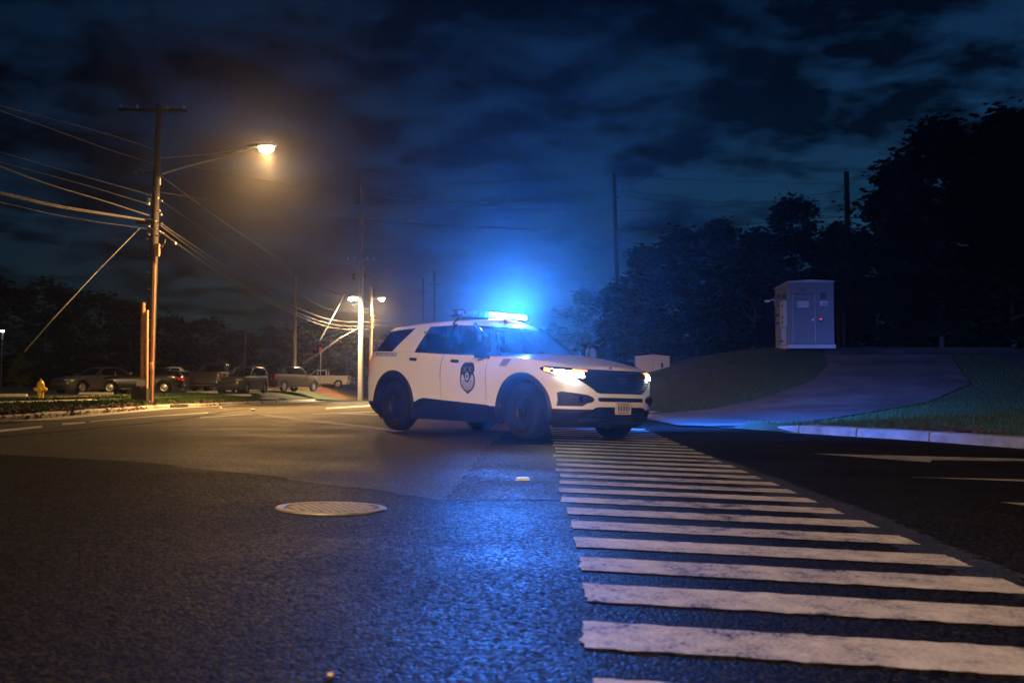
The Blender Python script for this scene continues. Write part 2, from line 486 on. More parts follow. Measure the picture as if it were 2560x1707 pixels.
M['shelter_dark'] = mat('shelter_dark_fitting', (.04, .04, .045), .5, var=.1)
M['red_led'] = mat('red_indicator', (.5, .02, .02), .3, emit=(1.0, .03, .07), emit_s=3, var=.02)
M['yellow_sign'] = mat('yellow_marker', (.60, .42, .06), .5, var=.35, vscale=18)
M['red_sign'] = mat('red_sign_face', (.35, .03, .05), .4, var=.1)
M['veh_glass'] = None

def glass_mat(name, tint, alpha):
    m = bpy.data.materials.new(name); m.use_nodes = True
    N, L = m.node_tree.nodes, m.node_tree.links
    N.remove(N['Principled BSDF'])
    out = N['Material Output']
    tr = N.new('ShaderNodeBsdfTransparent'); tr.inputs[0].default_value = (*tint, 1)
    gl = N.new('ShaderNodeBsdfGlossy'); gl.inputs['Roughness'].default_value = .04; gl.inputs[0].default_value = (.9, .9, .9, 1)
    df = N.new('ShaderNodeBsdfDiffuse'); df.inputs[0].default_value = (.004, .004, .005, 1)
    fr = N.new('ShaderNodeFresnel'); fr.inputs[0].default_value = 1.45
    nz = N.new('ShaderNodeTexNoise'); nz.inputs['Scale'].default_value = 3
    rp = N.new('ShaderNodeMapRange'); rp.inputs['To Min'].default_value = .02; rp.inputs['To Max'].default_value = .07
    L.new(nz.outputs['Fac'], rp.inputs['Value']); L.new(rp.outputs[0], gl.inputs['Roughness'])
    m1 = N.new('ShaderNodeMixShader'); m1.inputs[0].default_value = alpha
    L.new(tr.outputs[0], m1.inputs[1]); L.new(df.outputs[0], m1.inputs[2])
    m2 = N.new('ShaderNodeMixShader')
    L.new(fr.outputs[0], m2.inputs[0]); L.new(m1.outputs[0], m2.inputs[1]); L.new(gl.outputs[0], m2.inputs[2])
    L.new(m2.outputs[0], out.inputs['Surface'])
    return m
M['veh_glass'] = glass_mat('tinted_glass', (.30, .32, .34), .45)
M['lamp_glass'] = glass_mat('headlamp_cover_glass', (.9, .9, .92), .0)
# ================================================================== GROUND AND ROAD
def lines(a, b, st): return list(np.arange(a, b + 1e-6, st))

# base sheet to the horizon, below everything else
mb = MB()
xs = [-1500, -600, -250, -120, -60, -30, 0, 30, 60, 120, 250, 600, 1500]
ys = [-400, -60, 0, 60, 120, 200, 300, 600, 1500]
mb.grid([[(x, y, -0.6) for x in xs] for y in ys])
setp(mb.build('ground', M['soil']), kind='structure')

# road sheet between the two kerbs
rows = []
for y in lines(-25, 60, 1.0) + lines(65, 230, 5):
    a, b = kerb_left(y), kerb_right(y)
    cs = sorted(set([a, b] + [x for x in (-11, -8, -6, -4, -2, 0, 2, 4, 6) if a < x < b]))
    cs = list(np.interp(np.linspace(0, 1, 60), np.linspace(0, 1, len(cs)), cs))
    if y > 78: cs[0] = a - 30
    rows.append([(x, y, zroad(x)) for x in cs])
mb = MB(); mb.grid(rows)
road = setp(mb.build('road', M['asphalt'], smooth=True), kind='structure')

def road_poly(pts, name, m, dz, parent=road, jag=0.0, wob=0.0):
    """flat painted mark following the road's camber; pts are (x, y)"""
    P = []
    n = len(pts)
    for i in range(n):
        a, b = Vector((*pts[i], 0)), Vector((*pts[(i + 1) % n], 0))
        k = max(1, int((b - a).length / (0.035 if jag else 0.6)))
        for j in range(k):
            q = a.lerp(b, j / k)
            if jag:
                nrm = Vector((-(b - a).y, (b - a).x, 0)).normalized()
                q = q + nrm * (random.gauss(0, 1) * jag)
                if wob: q = q + nrm * wob * (math.sin(q.x * 2.1 + q.y * 1.3) + .6 * math.sin(q.x * 5.3 - q.y * 3.1 + 1) + .4 * math.sin(q.x * 13 + q.y * 9 + 2)) * min(1, 4 * min(j / k, 1 - j / k))
            P.append((q.x, q.y, zroad(q.x) + dz))
    mb = MB()
    if min(p[0] for p in P) > -2.4 and max(p[0] for p in P) < 4.4:      # plane part of the camber
        mb.add(P, [tuple(range(len(P)))])
    else:                                                               # follow the curved camber
        bm = bmesh.new(); bm.faces.new([bm.verts.new(p) for p in P])
        bmesh.ops.triangulate(bm, faces=bm.faces[:])
        for _ in range(6):
            es = [e for e in bm.edges if e.calc_length() > .7]
            if not es: break
            bmesh.ops.subdivide_edges(bm, edges=es, cuts=1); bmesh.ops.triangulate(bm, faces=bm.faces[:])
        bm.verts.ensure_lookup_table(); bm.verts.index_update()
        mb.add([(v.co.x, v.co.y, zroad(v.co.x) + dz) for v in bm.verts], [[v.index for v in f.verts] for f in bm.faces]); bm.free()
    return mb.build(name, m, parent, fix=False)

# crosswalk: measured stripe centres, 0.28 m wide
centres = [1.56, 2.11, 2.67, 3.23, 3.77, 4.31, 4.88, 5.45, 6.02, 6.61, 7.20, 7.77, 8.36, 8.97, 9.60, 10.28, 10.95, 11.65, 12.37, 13.1, 13.85, 14.6, 15.4, 16.2, 17.0, 17.8, 18.6, 19.4]
for i, yc in enumerate(centres):
    wd = 0.145 if yc < 8.5 else 0.16
    xl = lambda y: 0.115 + 0.0315 * y
    xr = lambda y: 1.60 + 0.050 * y
    sl = -0.150
    j = 0.0045 if yc < 7 else 0.003
    yl0, yl1 = yc - wd, yc + wd
    def far(y0):   # right end of a stripe edge that starts at (xl, y0)
        x = 1.75
        for _ in range(8):
            yy = y0 + sl * (x - xl(y0)); x = xr(yy)
        return (x, y0 + sl * (x - xl(y0)))
    sh = random.uniform(-.02, .02)
    ra, rb = far(yl0), far(yl1)
    road_poly([(xl(yl0) + sh, yl0), (ra[0] + sh * .5, ra[1]), (rb[0] + sh * .5, rb[1]), (xl(yl1) + sh, yl1)],
              'crosswalk_stripe', M['paint_mark'], 0.004, jag=j if yc < 12 else 0)

def px_poly(pxs, name, m, dz=0.004, jag=0.0):
    pts = [onroad(*p) for p in pxs]
    return road_poly([(p.x, p.y) for p in pts], name, m, dz, jag=jag)

# lane arrow on the right and the thin lines beside it
px_poly([(2030, 1134), (2330, 1141), (2335, 1144), (2560, 1147), (2860, 1152), (2860, 1158), (2560, 1153), (2330, 1150), (2325, 1156)][::-1], 'lane_arrow', M['paint_worn'], .004)
px_poly([(2270, 1193), (2560, 1199), (2900, 1207), (2900, 1213), (2560, 1204)], 'lane_line', M['paint_worn'], .004)
px_poly([(2500, 1256), (2900, 1266), (2900, 1276), (2560, 1264)], 'lane_line', M['paint_worn'], .004)
# edge line on the left and the long line that runs in behind the car
px_poly([(-160, 1090), (106, 1064), (106, 1069), (-160, 1098)], 'edge_line', M['paint_mark'], .004)
px_poly([(155, 1058), (213, 1054), (213, 1058), (155, 1063)], 'edge_line', M['paint_mark'], .004)
px_poly([(225, 1052.5), (400, 1038), (400, 1040), (225, 1055)], 'edge_line', M['paint_worn'], .004)
px_poly([(400, 1038), (520, 1030), (520, 1033), (400, 1041)], 'edge_line', M['paint_worn'], .004)
px_poly([(641, 1036), (655, 1036.5), (760, 1047), (956, 1070), (1010, 1078), (985, 1080), (930, 1071), (760, 1054), (690, 1043)][::-1], 'lane_line', M['paint_mark'], .004)
px_poly([(500, 1043.5), (600, 1036), (640, 1035), (500, 1045)][::-1], 'lane_line', M['paint_worn'], .004)
for a in ((780, 1034, 1000, 1026), (815, 1020, 960, 1010), (830, 1032, 990, 1037), (815, 994.5, 960, 995)):
    px_poly([(a[0], a[1]), (a[2], a[3]), (a[2], a[3] + 3.4), (a[0], a[1] + 2.2)][::-1], 'lane_line', M['paint_mark'], .004)
# tar-sealed cracks and darker patches
for k, c in enumerate(([(-100, 1102), (120, 1082), (330, 1062), (440, 1050), (560, 1030), (660, 1018), (800, 1004)],
          [(440, 1042), (560, 1036), (700, 1035), (900, 1033.5), (1000, 1033.5)],
          [(660, 1012), (730, 1004), (840, 1000), (960, 998)])):
    P = [onroad(*q) for q in c]; up, dn = [], []
    for i, p in enumerate(P):
        w = (.05, .10, .16)[k]
        d = (P[min(i + 1, len(P) - 1)] - P[max(i - 1, 0)]).normalized(); nrm = Vector((-d.y, d.x, 0))
        up.append((p.x + nrm.x * w, p.y + nrm.y * w)); dn.append((p.x - nrm.x * w, p.y - nrm.y * w))
    road_poly(up + dn[::-1], 'tar_seam', M['tar'], .003)
px_poly([(1222, 1113), (1392, 1110), (1400, 1250), (1122, 1251), (1128, 1238), (1165, 1190)], 'asphalt_patch', M['asphalt_dark'], .0025, jag=.012)
px_poly([(1720, 1120), (1775, 1180), (1960, 1255), (2240, 1370), (2560, 1500), (2560, 1440), (2200, 1290), (1900, 1180)], 'asphalt_patch', M['asphalt_dark'], .002, jag=.02)

# older, finer surfacing on the left; its pale tone paints in the lamp's pool
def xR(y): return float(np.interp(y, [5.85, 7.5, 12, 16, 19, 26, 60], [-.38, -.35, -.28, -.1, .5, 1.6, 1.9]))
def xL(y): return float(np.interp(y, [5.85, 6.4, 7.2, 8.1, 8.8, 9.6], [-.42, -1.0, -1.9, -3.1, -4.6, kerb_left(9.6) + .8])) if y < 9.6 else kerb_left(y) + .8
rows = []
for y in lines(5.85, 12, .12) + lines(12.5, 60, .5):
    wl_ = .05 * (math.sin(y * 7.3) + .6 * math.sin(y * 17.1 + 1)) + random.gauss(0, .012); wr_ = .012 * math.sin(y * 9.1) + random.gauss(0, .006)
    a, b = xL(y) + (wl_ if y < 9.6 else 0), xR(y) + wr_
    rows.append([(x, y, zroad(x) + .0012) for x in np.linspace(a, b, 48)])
mb = MB(); mb.grid(rows); mb.build('lamplit_worn_surface', M['asphalt_old_lamplit'], road, smooth=True)

# pavement marker and crumbs lying on the road
p = onroad(1307, 1201); mb = MB()
mb.prism([Vector((-.055, -.05, 0)), Vector((.055, -.05, 0)), Vector((.04, -.02, .018)), Vector((-.04, -.02, .018))], (0, 0, 0), (0, .07, 0))
o = mb.build('pavement_marker', M['plate']); o.location = p + Vector((0, 0, .004))
setp(o, 'small pale reflective pavement marker on the asphalt left of the crosswalk', 'road marker')
def pebble(px, py, r, m, name, label, cat, flat=.5):
    p = onroad(px, py); bm = bmesh.new(); bmesh.ops.create_icosphere(bm, subdivisions=2, radius=r)
    for v in bm.verts:
        v.co *= 1 + random.uniform(-.22, .22); v.co.z = v.co.z * flat + r * flat * .8
    mb = MB(); mb.add([v.co[:] for v in bm.verts], [[v.index for v in f.verts] for f in bm.faces]); bm.free()
    o = mb.build(name, m, smooth=True); o.location = p + Vector((0, 0, .003))
    setp(o, label, cat)
pebble(829, 1690, .009, M['gravel'], 'stone', 'lone pale stone chip at the bottom edge of the photo', 'stone')
pebble(632, 1027, .08, M['plate'], 'litter', 'crumpled white litter on the road behind the left lane line', 'litter')
pebble(552, 1021, .06, M['plate'], 'litter', 'small pale litter in the left gutter, nearer the power pole', 'litter')

# manhole cover: frame ring, plate, raised lugs
p = onroad(829, 1270); man = empty('manhole_cover', p + Vector((0, 0, .002)), (0, math.atan2(.027, 1), R(25)),
    'round cast iron manhole cover set in the asphalt, lit yellow', 'manhole cover')
man.scale = (.95, .95, 1)
mb = MB(); mb.lathe([(.262, .001), (.265, .005), (.30, .005), (.304, .001), (.304, -.02)], 48, close=False); mb.build('frame_ring', M['iron'], man, smooth=True)
mb = MB(); mb.lathe([(.001, .0015), (.2, .0015), (.258, .001), (.258, -.02)], 48, close=False); mb.build('plate', M['iron_dark'], man, smooth=True)
lug_me = None
for i in range(-6, 7):
    for j in range(-6, 7):
        x, y = i * .041, j * .041
        if x * x + y * y < .236 ** 2 and not (abs(x) < .02 and abs(y - .2) < .02):
            if lug_me is None:
                mb = MB(); mb.prism([Vector(q) for q in ((-.014, -.014, 0), (.014, -.014, 0), (.014, .014, 0), (-.014, .014, 0))], (0, 0, 0), (0, 0, .0045))
                o = mb.build('lug', M['iron'], man); lug_me = o.data
            else:
                o = bpy.data.objects.new('lug', lug_me); COL.objects.link(o); o.parent = man
            o.location = (x, y, .001)

# ------------------------------------------------------------------ left verge, kerb, parking lot
offs = [.16, .5, .9, 1.3, 1.7, 2.3, 3, 4, 5, 7, 10, 15, 25, 45, 90, 180]
rows = []
for y in lines(-12, 60, 1.0) + lines(63, 77.9, 3) + lines(79, 120, 4) + lines(130, 260, 13):
    kl = kerb_left(y); rows.append([(kl - d, y, zground(kl - d, y)) for d in offs])
mb = MB(); mb.grid(rows)
setp(mb.build('verge', M['turf'], smooth=True), kind='structure')
def strip_left(y0, y1, d0, d1, name, m, dz, st=1.0, par=None):
    rows = []
    for y in lines(y0, y1, st):
        kl = kerb_left(y); rows.append([(kl - d, y, zground(kl - d, y) + dz) for d in np.linspace(d0, d1, 5)])
    mb = MB(); mb.grid(rows); return mb.build(name, m, par)
setp(strip_left(46, 200, 4.2, 70, 'parking_lot', M['lot'], .012, 2.0), kind='structure')
setp(strip_left(36, 78, 3.5, 5.2, 'gravel_border', M['gravel'], .02), kind='structure')
setp(strip_left(6, 36, 1.35, 1.75, 'path', M['concrete'], .012), kind='structure')
# kerb in cast lengths
kerb = setp(empty('kerb'), kind='structure')
gut = setp(empty('gutter'), kind='structure')
y = 6.0
while y < 77:
    y2 = min(y + 2.95, 77.5)
    mb = MB(); prof = []
    for yy in (y, y2):
        k = kerb_left(yy)
        prof.append([(k + .03, yy, -.1), (k + .02, yy, .10), (k - .01, yy, .145), (k - .16, yy, .15), (k - .16, yy, -.1)])
    vs = prof[0] + prof[1]
    mb.add(vs, [(i, i + 1, i + 6, i + 5) for i in range(4)] + [(0, 1, 2, 3, 4), (9, 8, 7, 6, 5)])
    mb.build('kerb_length', M['concrete'], kerb)
    mb = MB(); a, b = kerb_left(y), kerb_left(y2)
    mb.add([(a + .03, y, .006), (a + .75, y, .010), (b + .75, y2, .010), (b + .03, y2, .006)], [(0, 1, 2, 3)])
    o = mb.build('gutter_slab', M['concrete_gut'], gut)
    y += 3.0
# storm drain inlet in the left gutter
k = kerb_left(42); mb = MB(); mb.box((k + .04, 42.4, .07), (.12, 2.2, .13)); mb.build('storm_drain_mouth', M['iron_dark'], gut)

# mulch island and wheel stops
mb = MB(); rows = []
for i in range(13):
    t = i / 12; row = []
    for j in range(9):
        s = j / 8; x = -22.5 + 8.5 * t; yy = 82 + 9 * s
        hgt = .38 * max(0, math.sin(math.pi * t)) ** .6 * max(0, math.sin(math.pi * s)) ** .6 + random.uniform(-.03, .03)
        row.append((x, yy, zground(x, yy) - .03 + hgt))
    rows.append(row)
mb.grid(rows); setp(mb.build('mulch_bed', M['mulch'], smooth=True), kind='structure')
mb = MB(); mb.prism([Vector(q) for q in ((-.9, -.08, 0), (.9, -.08, 0), (.86, -.05, .11), (-.86, -.05, .11))], (0, 0, 0), (0, .13, 0))
ws0 = mb.build('wheel_stop', M['concrete']); first = True
stops = [(20, 999, 44, 'pale concrete wheel stop at the left edge, behind the hydrant'), (240, 996, 50, 'long pale concrete wheel stop before the dark grey saloon'), (505, 988, 56, 'pale concrete wheel stop before the dark pickup tailgate'),
         (590, 986, 57, 'pale concrete wheel stop before the people carrier'), (660, 982, 60, 'pale concrete wheel stop right of the people carrier')]
for px, py, D, lb in stops:
    q = at(px, py, D); o = ws0 if first else ws0.copy()
    if not first: COL.objects.link(o)
    first = False
    o.location = (q.x, D, zground(q.x, D) + .02); o.rotation_euler = (0, 0, R(-6)); setp(o, lb, 'wheel stop', 'wheel stops along the parking lot')

# ------------------------------------------------------------------ right kerb, hillside, driveway
offs = [.0, .17] + lines(.6, 24, .6) + [26, 30, 36, 45, 60, 90, 150, 260]
rows = []
for y in lines(-14, 12, 2) + lines(13, 58, .6) + lines(60, 100, 4) + lines(110, 300, 19):
    kr = kerb_right(y); rows.append([(kr + d + .02, y, zground(kr + d + .02, y) - (.12 if d == 0 and y < 21.2 else 0)) for d in offs])
mb = MB(); mb.grid(rows)
setp(mb.build('hillside', M['turf'], smooth=True), kind='structure')
EL = [(3.6, 29.4), (4.3, 30.2), (6.6, 33), (9.2, 36), (12.0, 39.5), (14.0, 44), (14.6, 46.5)]
ER = [(3.6, 21.6), (4.85, 21.6), (6.4, 23.3), (8.9, 27), (12.6, 31.5), (17.5, 38), (20.5, 46.5)]
rows = []
def along(E, t):
    n = len(E) - 1; i = min(int(t * n), n - 1); u = t * n - i
    return (E[i][0] * (1 - u) + E[i + 1][0] * u, E[i][1] * (1 - u) + E[i + 1][1] * u)
for i in range(49):
    a, b = along(EL, i / 48), along(ER, i / 48); row = []
    for j in range(21):
        x = a[0] + (b[0] - a[0]) * j / 20; yy = a[1] + (b[1] - a[1]) * j / 20
        row.append((x, yy, max(zground(x, yy), zroad(x)) + .035))
    rows.append(row)
mb = MB(); mb.grid(rows)
setp(mb.build('driveway', M['driveway'], smooth=True), kind='structure')
rows = [[(x, yy, zground(x, yy) + .06) for x in np.linspace(14.8, 24, 15)] for yy in np.linspace(46.6, 56, 9)]
mb = MB(); mb.grid(rows); setp(mb.build('yard', M['driveway'], smooth=True), kind='structure')
# kerb lengths on the right, ending in a low flare at the driveway
kr_e = setp(empty('kerb'), kind='structure')
def kseg(a, b, ha, hb, w=.17):
    d = Vector((b[0] - a[0], b[1] - a[1], 0)).normalized(); nr = Vector((d.y, -d.x, 0))
    if nr.x < 0: nr = -nr
    prof = []
    for (q, h) in ((a, ha), (b, hb)):
        z = zroad(q[0]); Q = Vector((q[0], q[1], z))
        prof.append([Q + Vector((0, 0, -.1)), Q + nr * .015 + Vector((0, 0, h * .75)), Q + nr * .04 + Vector((0, 0, h)), Q + nr * w * 1.6 + Vector((0, 0, h + .012)), Q + nr * w * 1.6 + Vector((0, 0, -.1))])
    mb = MB(); mb.add(prof[0] + prof[1], [(i, i + 1, i + 6, i + 5) for i in range(4)] + [(0, 1, 2, 3, 4), (9, 8, 7, 6, 5)])
    return mb.build('kerb_length', M['concrete_old'], kr_e)
def krp(y): return (kerb_right(y), y)
yy = -3.0
while yy < 17.5:
    kseg(krp(yy), krp(min(yy + 2.38, 17.9)), .15, .15); yy += 2.42
kseg(krp(17.94), krp(19.3), .15, .15, .2)
kseg(krp(19.34), (4.9, 21.0), .15, .025, .35)
kseg((3.75, 29.9), (3.6, 32.5), .03, .15, .5)
kseg((3.58, 32.55), (3.9, 38), .15, .15, .3)
# pale concrete wedge at the far side of the driveway mouth
mb = MB(); mb.add([(3.0, 30.2, zroad(3.0) + .04), (4.6, 31.0, zground(4.6, 31) + .05), (4.2, 32.6, zground(4.2, 32.6) + .09), (3.0, 32.0, zroad(3) + .06)], [(0, 1, 2, 3)])
mb.build('kerb_wedge', M['concrete_old'], kr_e)

# ------------------------------------------------------------------ grass, litter (uncountable)
def blades(n, sampler, name, hmin, hmax, wmin, wmax, m):
    V = np.zeros((n * 3, 3)); 
    for i in range(n):
        x, y = sampler(); z = zground(x, y)
        a = random.uniform(0, 6.283); w = random.uniform(wmin, wmax); h = random.uniform(hmin, hmax)
        dx, dy = math.cos(a) * w, math.sin(a) * w
        lx, ly = random.gauss(0, h * .35), random.gauss(0, h * .35)
        V[i * 3] = (x - dx, y - dy, z - .01); V[i * 3 + 1] = (x + dx, y + dy, z - .01); V[i * 3 + 2] = (x + lx, y + ly, z + h)
    me = bpy.data.meshes.new(name); me.from_pydata(V.tolist(), [], [(3 * i, 3 * i + 1, 3 * i + 2) for i in range(n)])
    me.materials.append(m); o = bpy.data.objects.new(name, me); COL.objects.link(o); return o
def s_left():
    y = random.uniform(16, 62); d = random.choice((random.uniform(.2, 1.3), random.uniform(1.8, 3.6)))
    return kerb_left(y) - d, y
setp(blades(26000, s_left, 'grass', .05, .12, .012, .03, M['grass']), 'short mown grass on the verge beside the left kerb', 'grass', kind='stuff')
def in_drive(x, y):
    for i in range(0, 48):
        pass
    yl = np.interp(x, [q[0] for q in EL], [q[1] for q in EL]); yr = np.interp(x, [q[0] for q in ER], [q[1] for q in ER])
    return yr - .1 < y < yl + .1
def s_right():
    while True:
        y = random.uniform(12, 52); x = kerb_right(y) + random.uniform(.35, 20) 
        if x > 22 or in_drive(x, y) or (y > 46.4 and x > 14.5): continue
        return x, y
setp(blades(60000, s_right, 'grass', .03, .09, .008, .02, M['grass']), 'rough grass on the bank around the driveway', 'grass', kind='stuff')
def litter(n, sampler, name, label):
    V, F = [], []
    for i in range(n):
        x, y, z = sampler(); r = random.uniform(.03, .085); a = random.uniform(0, 6.28)
        e = Euler((random.uniform(-.6, .6), random.uniform(-.6, .6), a)).to_matrix()
        for q in ((-r, 0, 0), (0, -r * .6, r * .2), (r, 0, 0), (0, r * .6, r * .2)):
            p = e @ Vector(q); V.append((x + p.x, y + p.y, z + p.z))
        F.append((4 * i, 4 * i + 1, 4 * i + 2, 4 * i + 3))
    me = bpy.data.meshes.new(name); me.from_pydata(V, [], F); me.materials.append(M['leaf_litter'])
    o = bpy.data.objects.new(name, me); COL.objects.link(o); setp(o, label, 'leaves', kind='stuff')
cl = [(random.uniform(18, 66)) for _ in range(60)]
def l1():
    y = random.choice(cl) + random.gauss(0, .28); d = random.gauss(.16, .14)
    k = kerb_left(y); return k - d, y, (.16 if d > 0 else .03) + abs(random.gauss(0, .05))
litter(3600, l1, 'leaf_litter', 'clumps of dead leaves lying along the left kerb')
cr = [random.uniform(9, 17.5) for _ in range(22)]
def l2():
    y = random.choice(cr) + random.gauss(0, .22); x = kerb_right(y) + .3 + abs(random.gauss(0, .16))
    return x, y, zground(x, y) + abs(random.gauss(0, .04))
litter(1500, l2, 'leaf_litter', 'dead leaves piled along the top of the right kerb')
# ================================================================== VEHICLES
def pw(xs, ys):
    xs = np.array(xs, float); ys = np.array(ys, float)
    # monotone-ish smooth interpolation (Catmull-Rom tangents, clipped)
    m = np.gradient(ys, xs)
    for i in range(1, len(xs) - 1):
        d0 = (ys[i] - ys[i - 1]) / (xs[i] - xs[i - 1]); d1 = (ys[i + 1] - ys[i]) / (xs[i + 1] - xs[i])
        if d0 * d1 <= 0: m[i] = 0
        else:
            lim = 3 * min(abs(d0), abs(d1)); m[i] = max(-lim, min(lim, m[i]))
    def f(x):
        if x <= xs[0]: return float(ys[0])
        if x >= xs[-1]: return float(ys[-1])
        i = int(np.searchsorted(xs, x) - 1); i = max(0, min(i, len(xs) - 2))
        hh = xs[i + 1] - xs[i]; t = (x - xs[i]) / hh
        return float(ys[i] * (2 * t**3 - 3 * t**2 + 1) + m[i] * hh * (t**3 - 2 * t**2 + t) + ys[i + 1] * (-2 * t**3 + 3 * t**2) + m[i + 1] * hh * (t**3 - t**2))
    return f

class Tier:
    """one stacked tier of a vehicle body: plan outlines (superellipse ends) at nominal levels,
    lifted to the actual height by the side profile"""
    def __init__(s, w, xf, xr, xcf, xcr, zfun, pf=(7, 3), pr=(9, 4)):
        s.w, s.xf, s.xr, s.xcf, s.xcr, s.z, s.pf, s.pr = w, xf, xr, xcf, xcr, zfun, pf, pr
    def half(s, t, st=.05, ne=20):
        w, xf, xr = s.w(t), s.xf(t), s.xr(t)
        P = []
        Lr, (p, q) = s.xcr - xr, s.pr
        for i in range(ne):                                   # rear face, centre to corner
            y = .93 * i / ne; P.append((s.xcr - Lr * (1 - y**q) ** (1 / p), y * w))
        r0 = (1 - .93**q) ** (1 / p); n = max(2, int(r0 * Lr / st))
        for i in range(n):
            r = r0 * (1 - i / n); P.append((s.xcr - Lr * r, w * (1 - r**p) ** (1 / q)))
        n = max(1, int((s.xcf - s.xcr) / st))
        for i in range(n): P.append((s.xcr + (s.xcf - s.xcr) * i / n, w))
        Lf, (p, q) = xf - s.xcf, s.pf
        r0 = (1 - .93**q) ** (1 / p); n = max(2, int(r0 * Lf / st))
        for i in range(n):
            r = r0 * i / n; P.append((s.xcf + Lf * r, w * (1 - r**p) ** (1 / q)))
        for i in range(ne + 1):
            y = .93 * (1 - i / ne); P.append((s.xcf + Lf * (1 - y**q) ** (1 / p), y * w))
        return P
    def ring(s, t, st, ne, npts=None):
        h = s.half(t, st, ne)
        if npts:   # resample by index so rings match
            pass
        return [(x, -y, s.z(x, t)) for x, y in h] + [(x, y, s.z(x, t)) for x, y in h[::-1][1:-1]], len(h)
    def W(s, x, t):
        w = s.w(t)
        if x > s.xcf:
            L = s.xf(t) - s.xcf; p, q = s.pf; r = min(.999, (x - s.xcf) / L); return w * (1 - r**p) ** (1 / q)
        if x < s.xcr:
            L = s.xcr - s.xr(t); p, q = s.pr; r = min(.999, (s.xcr - x) / L); return w * (1 - r**p) ** (1 / q)
        return w
    def F(s, y, t):
        p, q = s.pf; u = min(.999, abs(y) / s.w(t)); return s.xcf + (s.xf(t) - s.xcf) * (1 - u**q) ** (1 / p)
    def B(s, y, t):
        p, q = s.pr; u = min(.999, abs(y) / s.w(t)); return s.xcr - (s.xcr - s.xr(t)) * (1 - u**q) ** (1 / p)

def stack(tier, ts, st, ne, keep=None):
    """returns verts, faces of a stack of rings (all rings get the same point count)"""
    ref = None; V = []; Fc = []
    for t in ts:
        # fixed counts: use the reference ring's counts by calling half with scaled step
        w, xf, xr = tier.w(t), tier.xf(t), tier.xr(t)
        P = []
        nr, nm, nf = ne, 0, ne
        Lr, (p, q) = tier.xcr - xr, tier.pr
        for i in range(ne):
            y = .93 * i / ne; P.append((tier.xcr - Lr * (1 - y**q) ** (1 / p), y * w))
        r0 = (1 - .93**q) ** (1 / p)
        if ref is None: a = max(2, int(r0 * Lr / st)); b = max(1, int((tier.xcf - tier.xcr) / st)); c = max(2, int(.8 * (xf - tier.xcf) / st)); ref = (a, b, c)
        a, b, c = ref
        for i in range(a):
            r = r0 * (1 - i / a); P.append((tier.xcr - Lr * r, w * (1 - r**p) ** (1 / q)))
        for i in range(b): P.append((tier.xcr + (tier.xcf - tier.xcr) * i / b, w))
        Lf, (p, q) = xf - tier.xcf, tier.pf
        r0 = (1 - .93**q) ** (1 / p)
        for i in range(c):
            r = r0 * i / c; P.append((tier.xcf + Lf * r, w * (1 - r**p) ** (1 / q)))
        for i in range(ne + 1):
            y = .93 * (1 - i / ne); P.append((tier.xcf + Lf * (1 - y**q) ** (1 / p), y * w))
        n = len(P)
        V += [(x, -y, tier.z(x, t)) for x, y in P] + [(x, y, tier.z(x, t)) for x, y in P[::-1][1:-1]]
    N = 2 * n - 2
    for k in range(len(ts) - 1):
        for i in range(N):
            f = (k * N + i, k * N + (i + 1) % N, (k + 1) * N + (i + 1) % N, (k + 1) * N + i)
            if keep is None: Fc.append(f); continue
            c = [sum(V[j][d] for j in f) / 4 for d in range(3)]
            if keep(c, ts[k], ts[k + 1]): Fc.append(f)
    return V, Fc, n, N

def cap(V, n, N, k, crown, m=10, keep=None):
    """rows across ring k (right point i to its mirror), raised to a crown"""
    base = k * N; rows = []
    for i in range(1, n - 1):
        a = V[base + i]; b = V[base + N - i]
        row = []
        for j in range(m + 1):
            u = j / m; y = a[1] + (b[1] - a[1]) * u; s = 2 * u - 1
            row.append((a[0], y, a[2] + crown(a[0]) * (1 - s * s)))
        rows.append(row)
    return rows

